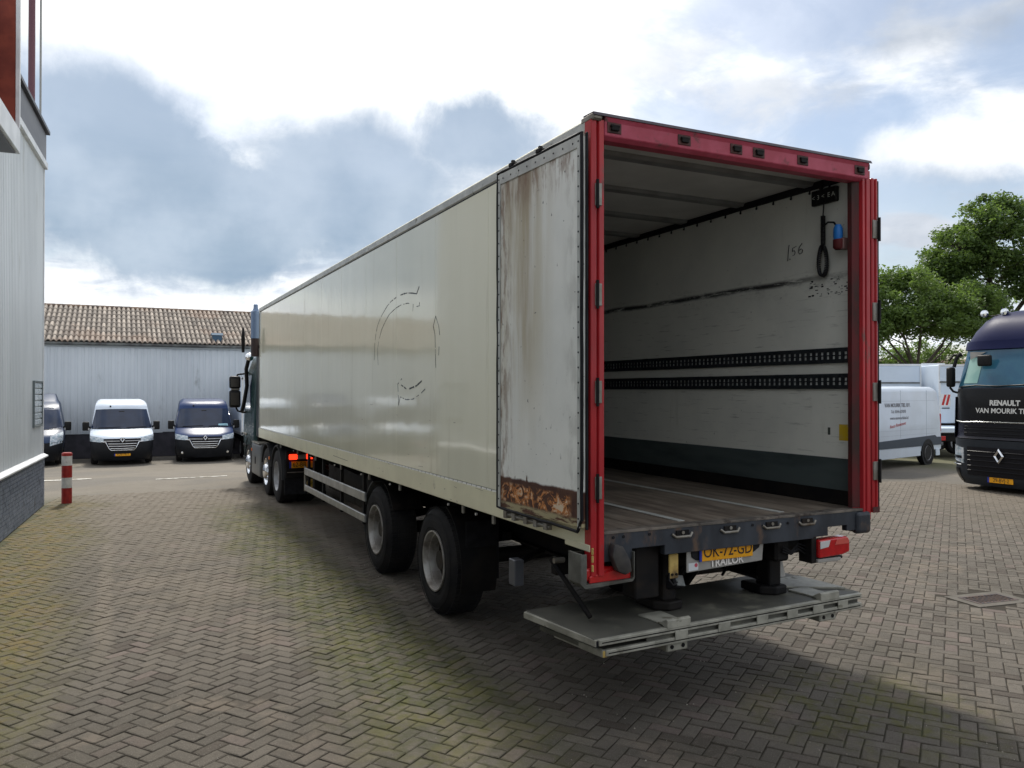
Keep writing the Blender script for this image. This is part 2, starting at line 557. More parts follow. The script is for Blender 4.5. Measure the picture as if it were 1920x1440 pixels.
variants = []
for i in range(16):
    me = bpy.data.meshes.new('paver')
    me.from_pydata(paver_verts(rng.uniform(-.0012, .0008, 2)).tolist(), [], PF.tolist())
    me.materials.append(PAV)
    attr(me, 'tone', [min(max(rng.normal(.5, .2), 0), 1)] * 12); attr(me, 'tint', [rng.uniform()] * 12)
    variants.append(me)
for q in single:
    o = bpy.data.objects.new('paver', variants[int(rng.integers(16))]); COL.objects.link(o)
    o.parent = ground
    o.location = (B[q, 0] + float(rng.normal(0, .0012)), B[q, 1] + float(rng.normal(0, .0012)), float(rng.uniform(-.003, .002)))
    o.rotation_euler = (float(rng.normal(0, .012)), float(rng.normal(0, .012)), B[q, 2] + float(rng.normal(0, .011)))
n = len(rest); V = np.zeros((n, 12, 3)); F = np.zeros((n, 9, 4), int)
for a, q in enumerate(rest):
    P = paver_verts(rng.uniform(-.0012, .0008, 2)); t = B[q, 2] + rng.normal(0, .011); c_, s_ = math.cos(t), math.sin(t)
    z = P[:, 2] + rng.uniform(-.003, .002) + P[:, 0] * rng.normal(0, .012) + P[:, 1] * rng.normal(0, .012)
    V[a, :, 0] = P[:, 0] * c_ - P[:, 1] * s_ + B[q, 0]; V[a, :, 1] = P[:, 0] * s_ + P[:, 1] * c_ + B[q, 1]; V[a, :, 2] = z
    F[a] = PF + a * 12
me = bpy.data.meshes.new('paver_field'); me.from_pydata(V.reshape(-1, 3).tolist(), [], F.reshape(-1, 4).tolist()); me.materials.append(PAV)
attr(me, 'tone', np.repeat(np.clip(rng.normal(.5, .2, n), 0, 1), 12)); attr(me, 'tint', np.repeat(rng.uniform(0, 1, n), 12))
o = bpy.data.objects.new('paver_field', me); COL.objects.link(o); o.parent = ground; tag(o, kind='stuff')

# loose grit and crumbs lying on the paving
mb = MB(); rgt = random.Random(8)
for i in range(900):
    d_ = 2.6 + 12 * rgt.random() ** 1.4; l_ = (rgt.random() - .5) * 1.3 * d_
    gx = camx + d_ * fwx + l_ * rtx; gy = camy + d_ * fwy + l_ * rty
    if gx < -4.2: continue
    s_ = rgt.uniform(.003, .008); q = [(rgt.uniform(-s_, s_), rgt.uniform(-s_, s_)) for _ in range(4)]
    mb.add([(gx - s_, gy - s_ * .6, -.001), (gx + s_, gy - s_ * .5, -.001), (gx + q[0][0] * .3, gy + s_, -.001), (gx + q[1][0] * .4, gy + q[1][1] * .3, s_ * .9)], [(0, 1, 3), (1, 2, 3), (2, 0, 3)])
o = mb.build('loose_grit', mat('pale grit', (.36, .33, .28), .9, col2=(.16, .13, .10), ns=3., lo=.4, hi=.6, space='World'), parent=ground, recalc=False); tag(o, kind='stuff')

# worn white parking lines beyond the paving
PAINT = mat('worn road paint', (.62, .61, .57), .8, col2=(.26, .24, .2), ns=9., lo=.4, hi=.62, space='World')
for (x0, x1, y0, y1) in ((-6.2, -3.35, 18.6, 18.8), (-1.9, -.2, 17.4, 17.52), (-9.5, -7.0, 20.4, 20.55)):
    mb = MB(); N = 7
    mb.grid(lambda i, j: (x0 + (x1 - x0) * i / (N - 1), y0 + (y1 - y0) * j + .05 * i * .3, gz(0, y0 + .1) + .004), N, 2)
    o = mb.build('painted_line', PAINT, parent=ground)

# drain grate in the paving
IRON = mat('cast iron', (.05, .045, .05), .55, .6, col2=(.12, .08, .06), ns=30., bump=.002)
CONC = mat('pale concrete', (.10, .09, .076), .85, col2=(.08, .072, .06), ns=8., bump=.003, bs=60.)
t = thing('drain_grate', 'square cast iron drain grate let into the paving right of the tail lift', 'drain', ((DRAIN[0] + DRAIN[1]) / 2, (DRAIN[2] + DRAIN[3]) / 2, 0), R(-8))
a, b = .27, .135
mb = MB(); mb.box(-a, a, -b, -b + .03, -.03, .004).box(-a, a, b - .03, b, -.03, .004).box(-a, -a + .03, -b + .03, b - .03, -.03, .004).box(a - .03, a, -b + .03, b - .03, -.03, .004)
mb.build('frame', IRON, t)
MB().box(-a - .10, a + .10, -b - .09, -b, -.03, .001).box(-a - .10, a + .10, b, b + .09, -.03, .001).box(-a - .10, -a, -b, b, -.03, .001).box(a, a + .10, -b, b, -.03, .001).build('surround', CONC, t)
MB().box(-a, a, -b, b, -.035, -.028).build('pit', mat('drain pit', (.01, .01, .01), .9), t)
for i in range(11):
    x = -a + .03 + (i + .5) * (2 * a - .06) / 11
    MB().box(x - .011, x + .011, -b + .03, b - .03, -.025, .0).build('bar', IRON, t)

# ================================================================ grey hall at left
CLAD = mat('pale grey steel cladding', (.60, .64, .67), .42, .0, col2=(.53, .57, .60), ns=1.2, stretch=(1, 1, .25), dirt=(.44, .46, .46), dlo=.56, dhi=.8, bump=.001, bs=8.)
TRIMW = mat('white steel trim', (.70, .72, .74), .4, .1, col2=(.58, .60, .62), ns=3.)
DGREY = mat('dark grey fascia', (.115, .12, .14), .5, .1, col2=(.15, .155, .17), ns=2., stretch=(1, .2, 1))
BRICKG = mat('blue grey painted brick', (.20, .23, .29), .7, col2=(.14, .165, .215), ns=7., dirt=(.07, .07, .07), dlo=.55, dhi=.75, bump=.004, bs=50.)
MORT = mat('mortar', (.12, .13, .16), .9)
REDP = mat('red brown panel', (.26, .07, .05), .9, spec=.05, col2=(.18, .05, .04), ns=4.)
BLK = mat('black plastic', (.007, .007, .008), .5, col2=(.012, .012, .012), ns=20., spec=.2)
GLB = mat('glass block', (.62, .68, .72), .15, col2=(.45, .52, .56), ns=12., bump=.004, bs=30.)
BZ = -3.62
hall = thing('grey_hall', 'tall hall with pale grey ribbed steel wall on a blue grey brick plinth', 'building', (-4.04, 13.32, 0), R(BZ))
L = 26.0
mb = MB(); pitch = .125; nn = int(L / pitch)
prof = []
for i in range(nn):
    y = -i * pitch
    prof += [(0., y), (0., y - .085), (-.006, y - .092), (-.006, y - .118)]
mb.grid(lambda i, j: (prof[i][0], prof[i][1], (1.0, 6.5)[j]), len(prof), 2)
mb.build('cladding', CLAD, hall, recalc=False)
MB().box(-12, -.02, -L, -.02, .0, 7.0).build('hall_body', CLAD, hall, bevel=.01)
# corner trim
MB().box(-.10, .012, -.06, .012, .99, 6.5).build('corner_trim', TRIMW, hall, bevel=.003)
# brick plinth: individual bricks, joined (each only a few pixels)
mb = MB(); r = 0; zc = .0
while zc + .06 < .93:
    y = -(.11 if r % 2 else 0)
    while y > -11.5:
        y1 = max(y - .215, -11.5)
        j = random.uniform(-.0015, .0015)
        mb.box(.0, .028 + j, y1 + .008, min(y, 0), zc + .008, zc + .066)
        y = y1
    if r % 2:
        mb.box(.0, .028, -.102, 0, zc + .008, zc + .066)
    zc += .066; r += 1
tag(mb.build('brickwork', BRICKG, hall, recalc=False), kind='stuff')
MB().box(-.3, .016, -L, 0.0, 0, .93).build('plinth_wall', MORT, hall)
MB().prism([(-.05, .925), (.085, .925), (.085, .95), (-.02, 1.005), (-.05, 1.005)], 'y', -L, .06).build('sill', TRIMW, hall, bevel=.003)
# eaves: white strip, dark fascia, cap
MB().box(-.05, .06, -L, .03, 6.44, 6.56).build('white_trim', TRIMW, hall, bevel=.004)
MB().box(-.05, .03, -L, .02, 6.56, 7.12).build('fascia', DGREY, hall, bevel=.004)
MB().box(-12, .09, -L, .07, 7.12, 7.19).build('roof_cap', mat('black cap', (.02, .02, .025), .4), hall, bevel=.006)
# porch box with the red soffit, near the frame's edge
MB().box(-.1, .42, -15., -5.15, 5.38, 5.70).build('porch_fascia', TRIMW, hall, bevel=.006)
MB().box(-.1, .38, -15., -5.25, 5.36, 5.378).build('porch_soffit', DGREY, hall)
MB().box(-.02, .05, -15., -5.2, 5.71, 7.3).build('porch_panel', REDP, hall, bevel=.004)
MB().box(.37, .42, -5.22, -5.16, 5.71, 8.2).build('porch_post', TRIMW, hall, bevel=.004)
MB().box(.06, .37, -5.21, -5.18, 5.71, 8.2).build('porch_cheek', REDP, hall, bevel=.004)
MB().bar((.3, -6.4, 5.8), (.1, -5.3, 7.0), .05, .05).build('porch_brace', mat('red steel', (.30, .05, .04), .5), hall)
# poles above the roof
MB().tube([(-.04, -1.2, 7.1), (-.04, -1.2, 12.)], .055, 10).build('roof_pole', mat('purple brown pole', (.16, .07, .09), .5), hall, smooth=40)
MB().tube([(-.0, -.5, 7.1), (-.0, -.5, 12.)], .018, 8).build('roof_pole', mat('grey pole', (.35, .36, .35), .5), hall, smooth=40)
# vent window of glass blocks
f = MB(); y0, y1, z0, z1 = -1.18, -.28, 1.56, 2.34
f.box(.0, .035, y0 - .03, y0, z0 - .03, z1 + .03).box(.0, .035, y1, y1 + .03, z0 - .03, z1 + .03).box(.0, .035, y0, y1, z0 - .03, z0).box(.0, .035, y0, y1, z1, z1 + .03)
win = f.build('window', mat('zinc frame', (.16, .19, .2), .5, .3), hall)
for i in range(2):
    for j in range(7):
        ya = y0 + (y1 - y0) * i / 2 + .02; za = z0 + (z1 - z0) * j / 7 + .01
        MB().box(.0, .024, ya, ya + (y1 - y0) / 2 - .04, za, za + (z1 - z0) / 7 - .02).build('pane', GLB, win, bevel=.008)

# red and white bollard
REDB = mat('red band paint', (.36, .028, .022), .45, col2=(.27, .02, .02), ns=12., dirt=(.12, .05, .04), dlo=.6, dhi=.75, dscale=8.)
WHB = mat('white band paint', (.66, .66, .64), .45, col2=(.52, .52, .5), ns=10., dirt=(.3, .27, .23), dlo=.58, dhi=.75, dscale=8.)
bol = thing('bollard', 'red and white banded steel bollard standing by the hall corner', 'bollard', (-3.64, 13.42, 0))
rb = .092
for z0, z1, m_, nm in ((0, .30, REDB, 'red_band'), (.30, .50, WHB, 'white_band'), (.50, .735, REDB, 'red_band'), (.735, .92, WHB, 'white_band')):
    MB().lathe([(z0, rb), (z1, rb)], (0, 0, 0), 'z', 28).build(nm, m_, bol, smooth=40)
MB().lathe([(.92, rb + .002), (.965, rb + .002), (.985, rb - .015), (.99, 0.001)], (0, 0, 0), 'z', 28).build('cap', REDB, bol, smooth=40)

# ================================================================ tiled shed behind the vans
SHEDW = mat('pale blue grey shed sheeting', (.62, .66, .70), .5, .0, col2=(.56, .60, .64), ns=.8, dirt=(.25, .27, .27), dlo=.58, dhi=.8, dscale=1.3, stretch=(1, 1, .4))
SHEDP = mat('dark plinth wall', (.075, .07, .085), .8, col2=(.05, .05, .06), ns=3., bump=.004)
GUT = mat('old gutter', (.20, .21, .20), .6, .2, col2=(.08, .08, .08), ns=2.)


def tile_mat():
    m = bpy.data.materials.new('weathered roof tile'); m.use_nodes = True
    t = m.node_tree; t.nodes.clear(); k = G(t)
    out = k.n('ShaderNodeOutputMaterial'); p = k.n('ShaderNodeBsdfPrincipled'); t.links.new(p.outputs[0], out.inputs[0])
    P = k.n('ShaderNodeTexCoord').outputs['Object']
    a = k.n('ShaderNodeAttribute', attribute_name='tone').outputs['Fac']
    c = k.mix(a, (.10, .085, .075), (.42, .365, .31))
    n = k.noise(P, 1.6, 6, .65)
    c = k.mix(k.m('MULTIPLY', k.ramp(n, .52, .66), .5), c, (.14, .115, .10))
    c = k.mix(k.m('MULTIPLY', k.ramp(k.noise(P, .5, 4), .52, .66), .3), c, (.30, .18, .12))
    n = k.noise(P, 11., 4, .7)
    c = k.mix(k.m('MULTIPLY', k.ramp(n, .56, .66), .7), c, (.055, .05, .045))
    c = k.mix(k.m('MULTIPLY', k.ramp(n, .36, .28), .6), c, (.45, .42, .36))
    k.put(p.inputs['Base Color'], c); p.inputs['Roughness'].default_value = .85
    return m


TILE = tile_mat()
BY = 33.5
shed = thing('tiled_shed', 'long low shed with weathered pantile roof behind the parked vans', 'building', (-6, BY, -.66))
X0, X1 = -26.0, 30.0
seamx = 4.92   # local
prof = []
x = X0
while x < X1:
    o_ = .05 if x > seamx else 0.
    prof += [(x, o_), (x + .13, o_), (x + .15, o_ + .025), (x + .23, o_ + .025)]; x += .25
mb = MB(); mb.grid(lambda i, j: (prof[i][0], prof[i][1], (1.02, 4.82)[j]), len(prof), 2)
mb.build('sheet_wall', SHEDW, shed, recalc=False)
MB().box(X0, X1, .04, 9., 0, 1.05).build('plinth', SHEDP, shed)
MB().box(X0, X1, .10, 8.9, 1.05, 4.8).build('inner_wall', SHEDW, shed)
# gutter and eaves board
mb = MB(); mb.lathe([(X0, .075), (X1, .075)], (0, -.13, 4.80), 'x', 12); mb.build('gutter', GUT, shed, smooth=50)
MB().box(X0, X1, -.05, .03, 4.66, 4.80).build('eaves_board', mat('eaves board', (.42, .45, .46), .6), shed)
# pantile roof: courses of waves, each course lapping over the one below
pitch = .20; RY0, RZ0, RY1, RZ1 = -.22, 4.86, 4.6, 6.74
nc = 8; mb = MB(); tones = []
sl = math.atan2(RZ1 - RZ0, RY1 - RY0); Ls = math.hypot(RY1 - RY0, RZ1 - RZ0)
nw = int((X1 - X0) / pitch); seg = 6
wave = [(0, .0), (.18, .055), (.38, .075), (.58, .055), (.76, .0), (.88, -.03)]
for c in range(nc):
    s0 = Ls * c / nc; s1 = Ls * (c + 1) / nc + .05
    col_x = []; 
    for w in range(nw + 1):
        for (fx, fz) in wave:
            col_x.append((X0 + (w + fx) * pitch, fz))
    off = len(mb.v)
    for j, (s, lift) in enumerate(((s0, .0), (s0, .035), (s1, .004))):
        for (xx, fz) in col_x:
            jx = random.uniform(-.004, .004)
            q = fz + lift + (0 if j else -.01)
            mb.v.append((xx + jx, RY0 + s * math.cos(sl) - q * math.sin(sl), RZ0 + s * math.sin(sl) + q * math.cos(sl)))
    nn = len(col_x)
    tw = [random.gauss(.5, .2) for _ in range(nw + 2)]
    for j in range(3):
        for i in range(nn):
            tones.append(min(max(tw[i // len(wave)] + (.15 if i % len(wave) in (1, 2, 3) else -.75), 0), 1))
    for j in range(2):
        for i in range(nn - 1):
            mb.f.append((off + j * nn + i, off + j * nn + i + 1, off + (j + 1) * nn + i + 1, off + (j + 1) * nn + i)); mb.mi.append(0)
me = mb.mesh('roof_tiles', TILE, recalc=False, smooth=50)
attr(me, 'tone', tones)
o = bpy.data.objects.new('roof_tiles', me); COL.objects.link(o); o.parent = shed; tag(o, kind='stuff')
mb = MB(); x = X0
while x < X1:
    mb.lathe([(x, .09), (x + .36, .10), (x + .36, .085)], (0, RY1 + .02, RZ1 + .02), 'x', 10); x += .35
o = mb.build('ridge_tiles', mat('ridge tile', (.26, .18, .13), .85, col2=(.12, .1, .09), ns=3.), shed, smooth=50); tag(o, kind='stuff')
MB().prism([(RY1, RZ1), (9.2, RZ0), (9.2, RZ0 - .1), (RY1, RZ1 - .1)], 'x', X0, X1).build('rear_roof', TILE, shed)
MB().prism([(0.05, 4.7), (9., 4.7), (RY1, RZ1 - .06)], 'x', X1 - .1, X1).build('gable', SHEDW, shed)
# blue grey roof vent
v = MB(); v.box(7.05, 7.45, .25, .62, 4.95, 5.32); v.prism([(.2, 5.32), (.67, 5.32), (.435, 5.44)], 'x', 7.0, 7.5)
v.build('roof_vent', mat('blue grey vent', (.07, .12, .18), .7, spec=.1), shed, bevel=.01)

# ================================================================ houses and trees beyond
HW = mat('far house wall', (.34, .28, .23), .85, col2=(.26, .21, .17), ns=2.)
HR = mat('far house roof', (.24, .16, .12), .85, col2=(.15, .11, .09), ns=1.5)


def house(name, label, x, y, w, d, h, rh, rz, mw, mr):
    t = thing(name, label, 'house', (x, y, 0), rz)
    MB().box(-w / 2, w / 2, -d / 2, d / 2, 0, h).build('wall', mw, t)
    mb = MB()
    for s in (-1, 1):
        mb.prism([(s * (d / 2 + .4), h - .1), (s * (d / 2 + .4), h + .05), (0, h + rh + .1), (0, h + rh - .05)], 'x', -w / 2 - .3, w / 2 + .3)
    mb.build('roof', mr, t)
    MB().prism([(-d / 2, h), (d / 2, h), (0, h + rh)], 'x', -w / 2 + .02, w / 2 - .02).build('gable', mw, t)
    MB().box(w * .2, w * .2 + .7, -.3, .3, h + rh - .6, h + rh + .7).build('chimney', mw, t, bevel=.02)
    for k in range(3):
        xx = -w / 2 + w * (k + .5) / 3
        wn = MB().box(xx - .6, xx + .6, -d / 2 - .06, -d / 2, .9, 2.1).build('window', TRIMW, t)
        MB().box(xx - .5, xx + .5, -d / 2 - .075, -d / 2 - .06, 1., 2.).build('pane', BLK, wn)
    return t


house('distant_house', 'low brown roofed house beyond the white van, under the tree', 55, 36, 20, 8, 2.6, 1.9, R(-28), HW, HR)
house('distant_house', 'low house beyond the black truck, further back to the right', 71, 27, 16, 8, 2.6, 2.2, R(-40), mat('far pale wall', (.5, .48, .45), .8), mat('grey roof', (.2, .2, .21), .8))


def leaf_mat(name, a, b, c):
    m = bpy.data.materials.new(name); m.use_nodes = True
    t = m.node_tree; t.nodes.clear(); k = G(t)
    out = k.n('ShaderNodeOutputMaterial'); p = k.n('ShaderNodeBsdfPrincipled')
    at = k.n('ShaderNodeAttribute', attribute_name='tone').outputs['Fac']
    col = k.mix(k.ramp(at, 0, .6, smooth=False), a, b); col = k.mix(k.ramp(at, .6, 1., smooth=False), col, c)
    k.put(p.inputs['Base Color'], col); p.inputs['Roughness'].default_value = .5
    tr = k.n('ShaderNodeBsdfTranslucent'); k.put(tr.inputs[0], k.mix(.5, col, (.22, .34, .05)))
    mx_ = k.n('ShaderNodeMixShader'); mx_.inputs[0].default_value = .45
    t.links.new(p.outputs[0], mx_.inputs[1]); t.links.new(tr.outputs[0], mx_.inputs[2]); t.links.new(mx_.outputs[0], out.inputs[0])
    return m


BARK = mat('bark', (.085, .07, .055), .9, col2=(.05, .045, .035), ns=6., bump=.02, bs=12.)
LEAF1 = leaf_mat('ash leaves', (.04, .08, .025), (.09, .15, .04), (.16, .23, .06))
LEAF2 = leaf_mat('maple leaves', (.055, .10, .026), (.11, .175, .045), (.18, .26, .07))


def tree(label, x, y, lumps, trunk_h, seed, nleaf, leafm, lsize=.20, group=None, lean=(0, 0), tr=.24):
    """lumps: list of (cx,cy,cz,rx,ry,rz) relative to base"""
    rg = np.random.default_rng(seed)
    t = thing('tree', label, 'tree', (x, y, 0), 0, group)
    tb = MB(); tb.tube([(0, 0, -.2), (lean[0] * .3, lean[1] * .3, trunk_h * .5), (lean[0], lean[1], trunk_h)], [tr * 1.25, tr, tr * .85], 10)
    tb.build('trunk', BARK, t, smooth=60)
    lb = MB(); centers = []
    fork = Vector((lean[0], lean[1], trunk_h))
    for (cx, cy, cz, rx, ry, rz) in lumps:
        c = Vector((cx, cy, cz)); mid = fork.lerp(c, .5) + Vector(rg.normal(0, .25, 3)) + Vector((0, 0, .3))
        lb.tube([fork, mid, c], [tr * .42, tr * .26, tr * .10], 7)
        nc_ = int(16 * (rx * ry * rz) ** .45) + 8
        for _ in range(nc_):
            d = rg.normal(0, 1, 3); d /= np.linalg.norm(d); rr = rg.uniform(.35, 1.0) ** .6
            q = Vector((cx + d[0] * rx * rr, cy + d[1] * ry * rr, cz + d[2] * rz * rr))
            centers.append((q, rg.uniform(.45, .95)))
            if rg.uniform() < .55:
                lb.tube([c.lerp(mid, rg.uniform(0, .5)), c.lerp(q, .55) + Vector(rg.normal(0, .12, 3)), q], [tr * .12, tr * .07, tr * .025], 5)
    lb.build('limbs', BARK, t, smooth=60)
    per = nleaf // len(centers)
    C_ = np.array([list(c[0]) for c in centers]).repeat(per, 0); S_ = np.array([c[1] for c in centers]).repeat(per)
    ctone = rg.normal(.5, .16, len(centers)).repeat(per)
    N = len(C_)
    d = rg.normal(0, 1, (N, 3)); d /= np.linalg.norm(d, axis=1)[:, None]
    r_ = rg.uniform(0, 1, N) ** .55 * S_
    P = C_ + d * r_[:, None] * np.array([1., 1., .72])
    a = rg.normal(0, 1, (N, 3)); a[:, 2] *= .55; a /= np.linalg.norm(a, axis=1)[:, None]
    b = np.cross(a, rg.normal(0, 1, (N, 3))); b /= np.linalg.norm(b, axis=1)[:, None]
    s = lsize * rg.uniform(.6, 1.25, N)[:, None]
    Q = np.stack([P - a * s * .5, P + b * s * .26 , P + a * s * .5, P - b * s * .26], 1)
    me = bpy.data.meshes.new('crown')
    me.vertices.add(N * 4); me.vertices.foreach_set('co', Q.reshape(-1).astype(np.float32))
    me.loops.add(N * 4); me.loops.foreach_set('vertex_index', np.arange(N * 4, dtype=np.int32))
    me.polygons.add(N); me.polygons.foreach_set('loop_start', np.arange(0, N * 4, 4, dtype=np.int32))
    me.update(calc_edges=True); me.materials.append(leafm)
    attr(me, 'tone', np.clip(ctone + rg.normal(0, .14, N), 0, 1).repeat(4))
    o = bpy.data.objects.new('crown', me); COL.objects.link(o); o.parent = t; tag(o, kind='stuff')
    return t


rgx, rgy = rtx, rty      # picture-right direction on the ground


def lump(r, f, z, rx, rz, ry=None):
    ry = ry or rx
    return (r * rgx + f * fwx, r * rgy + f * fwy, z, rx, ry, rz)


tree('nearer of the two broadleaf trees, with forked trunk rising behind the white vans', 37.4, 26.,
     [lump(-1.6, 0, 6.6, 1.5, 1.5), lump(.2, .3, 7.6, 1.7, 1.7), lump(1.9, 0, 6.4, 1.6, 1.3), lump(3.0, .5, 5.9, 1.2, 1.0), lump(-2.5, -.3, 5.6, 1.1, .8),
      lump(.0, -.6, 6.1, 1.5, .9), lump(-.9, .8, 8.3, 1.0, .8), lump(3.8, .6, 7.2, 1.2, 1.2), lump(-3.6, .5, 7.0, 1.4, 1.4), lump(-2.9, .2, 8.1, 1.0, .9)], 3.0, 5, 46000, LEAF2, .20, tr=.17)
tree('taller dark broadleaf tree behind and right of the forked tree', 45.5, 26.5,
     [lump(-.5, 0, 12.2, 2.0, 1.9), lump(-2.6, 0, 10.9, 1.9, 1.8), lump(2.0, .5, 11.4, 2.4, 1.8), lump(4.6, 0, 10.6, 2.4, 2.0), lump(-3.2, .5, 8.9, 1.6, 1.5),
      lump(-.4, .5, 9.3, 2.2, 1.8), lump(2.8, -.4, 8.7, 2.3, 1.6), lump(6.2, 0, 8.4, 2.0, 1.8), lump(-1.4, -.6, 7.4, 1.6, 1.1), lump(7.6, 1., 10.6, 1.8, 1.6)], 5.6, 9, 72000, LEAF1, .24, tr=.28)
tree('low broadleaf tree at the right edge beyond the black truck', 57.0, 26.0,
     [lump(-1.2, 0, 6.4, 2.2, 1.8), lump(2.4, 0, 6.6, 2.4, 2.2), lump(.4, 0, 8.4, 2.0, 1.5), lump(4.5, 0, 5.2, 2.0, 1.6)], 3.2, 12, 22000, LEAF2, .26)
tree('small round tree between the white box trucks and the black truck', 48.0, 34.0,
     [lump(0, 0, 4.4, 1.8, 1.4), lump(1.8, 0, 4.2, 1.5, 1.2), lump(-1.5, 0, 4.0, 1.4, 1.1)], 2.0, 15, 6500, LEAF1, .22, tr=.12)
tree('bushy tree far off behind the trailer doors, leftmost of the row', 42.0, 36.0,
     [lump(0, 0, 4.6, 2.4, 1.4), lump(2.8, 0, 4.3, 2.0, 1.4), lump(-2.8, 0, 5.0, 2.0, 1.5)], 2.2, 19, 9000, LEAF2, .22, tr=.14)
# ================================================================ the trailer
CREAM = mat('cream gloss panel', (.80, .78, .62), .09, col2=(.76, .74, .58), ns=.6, spec=.7, coat=.2, dirt=(.52, .48, .33), dlo=.56, dhi=.85, dscale=1.8, stretch=(1, 2.2, .22))
# gentle waviness of the glossy panels
_t = CREAM.node_tree; _k = G(_t); _p = [n for n in _t.nodes if n.type == 'BSDF_PRINCIPLED'][0]
_b = _k.n('ShaderNodeBump'); _b.inputs['Distance'].default_value = .006
_k.put(_b.inputs['Height'], _k.noise(_k.vm('MULTIPLY', _k.n('ShaderNodeTexCoord').outputs['Object'], (1, 1.1, .8)), 1.1, 2))
_k.put(_p.inputs['Normal'], _b.outputs[0]); _k.put(_p.inputs['Coat Normal'], _b.outputs[0])
CREAMR = mat('cream rail', (.76, .73, .53), .28, col2=(.68, .65, .47), ns=2., dirt=(.25, .22, .16), dlo=.62, dhi=.8, dscale=5.)
ALU = mat('dull aluminium', (.42, .43, .42), .38, .75, col2=(.30, .31, .31), ns=5., dirt=(.15, .14, .12), dlo=.6, dhi=.8)
ALUW = mat('light aluminium rail', (.52, .53, .50), .45, .3, col2=(.40, .41, .39), ns=5., dirt=(.13, .12, .10), dlo=.60, dhi=.75, dscale=7.)
RED = mat('red frame paint', (.46, .022, .028), .32, col2=(.34, .016, .022), ns=4., coat=.2, dirt=(.15, .075, .065), dlo=.585, dhi=.70, dscale=7., stretch=(1, 1, .35))
REDD = mat('dark scuffed red', (.12, .014, .016), .6, col2=(.05, .022, .019), ns=6., dirt=(.045, .035, .03), dlo=.5, dhi=.68, dscale=5., stretch=(1, 1, .35))
REDH = mat('pinkish sky-tinted red', (.44, .070, .115), .45, col2=(.36, .045, .075), ns=5., dirt=(.14, .06, .06), dlo=.58, dhi=.70, dscale=6.)  # header red with the sky's pinkish reflection mixed into its colour
RUB = mat('black rubber seal', (.007, .007, .009), .6, col2=(.014, .014, .017), ns=12., spec=.2)
TYRE = mat('tyre rubber', (.010, .010, .012), .75, col2=(.019, .018, .018), ns=5., spec=.2, dirt=(.035, .032, .028), dlo=.62, dhi=.85)
RIM = mat('silver painted rim', (.40, .39, .37), .42, .35, col2=(.24, .22, .2), ns=6., dirt=(.10, .085, .07), dlo=.55, dhi=.75)
HUB = mat('dirty hub', (.022, .020, .018), .6, .2, col2=(.04, .032, .025), ns=9.)
CHAS = mat('chassis black', (.007, .007, .008), .6, col2=(.014, .012, .011), ns=5., spec=.15, dirt=(.03, .023, .018), dlo=.55, dhi=.75)
SILL = mat('dark blue grey steel', (.052, .060, .074), .42, .25, col2=(.030, .034, .042), ns=4., dirt=(.13, .085, .06), dlo=.54, dhi=.68, dscale=5., stretch=(1, 1, .4))
GALV = mat('galvanised steel', (.30, .29, .265), .5, .6, col2=(.20, .18, .15), ns=8., dirt=(.12, .09, .06), dlo=.6, dhi=.75)


def inner_wall_mat():
    m = bpy.data.materials.new('scuffed white lining'); m.use_nodes = True
    t = m.node_tree; t.nodes.clear(); k = G(t)
    out = k.n('ShaderNodeOutputMaterial'); p = k.n('ShaderNodeBsdfPrincipled'); t.links.new(p.outputs[0], out.inputs[0])
    P = k.n('ShaderNodeTexCoord').outputs['Object']; x, y, z = k.sep(P)
    c = k.mix(k.ramp(k.noise(P, 1.1, 5, .6), .35, .65), (.74, .74, .67), (.64, .645, .59))
    # horizontal rub line at pallet height and scratches
    wz = k.m('ADD', z, k.m('MULTIPLY', k.noise(k.vm('MULTIPLY', P, (1, .7, 1)), 2.0, 4), .05))
    ln = k.m('ABSOLUTE', k.m('SUBTRACT', wz, 3.165))
    l1 = k.m('MULTIPLY', k.ramp(ln, .038, .006), k.ramp(k.noise(k.vm('MULTIPLY', P, (1, 1.4, 9)), 2.4, 6, .75), .32, .52))
    l1 = k.m('MULTIPLY', l1, k.ramp(y, .25, .9, .35, 1.))
    l2 = k.m('MULTIPLY', k.ramp(k.m('ABSOLUTE', k.m('SUBTRACT', wz, 3.15)), .16, .0), k.ramp(k.noise(k.vm('MULTIPLY', P, (1, 2, 5)), 3., 6, .7), .50, .75))
    s1 = k.ramp(k.noise(k.vm('MULTIPLY', P, (1, 1.6, 22)), 1.6, 5, .7), .57, .68)
    sp = k.ramp(k.noise(P, 16., 3, .6), .70, .76)
    st = k.ramp(k.noise(k.vm('MULTIPLY', P, (1, 5, .5)), 1.5, 5, .6), .60, .80)
    c = k.mix(k.m('MULTIPLY', st, .35), c, (.32, .30, .22))
    c = k.mix(k.m('MULTIPLY', l2, .6), c, (.16, .16, .15))
    c = k.mix(k.m('MULTIPLY', s1, k.ramp(k.m('ABSOLUTE', k.m('SUBTRACT', z, 2.35)), 1.1, .3, 0, .55)), c, (.22, .22, .20))
    c = k.mix(l1, c, (.030, .030, .032)); c = k.mix(k.m('MULTIPLY', sp, .7), c, (.10, .10, .09))
    k.put(p.inputs['Base Color'], c); p.inputs['Roughness'].default_value = .5
    b = k.n('ShaderNodeBump'); b.inputs['Distance'].default_value = .004
    k.put(b.inputs['Height'], k.noise(P, 3., 3)); k.put(p.inputs['Normal'], b.outputs[0])
    return m


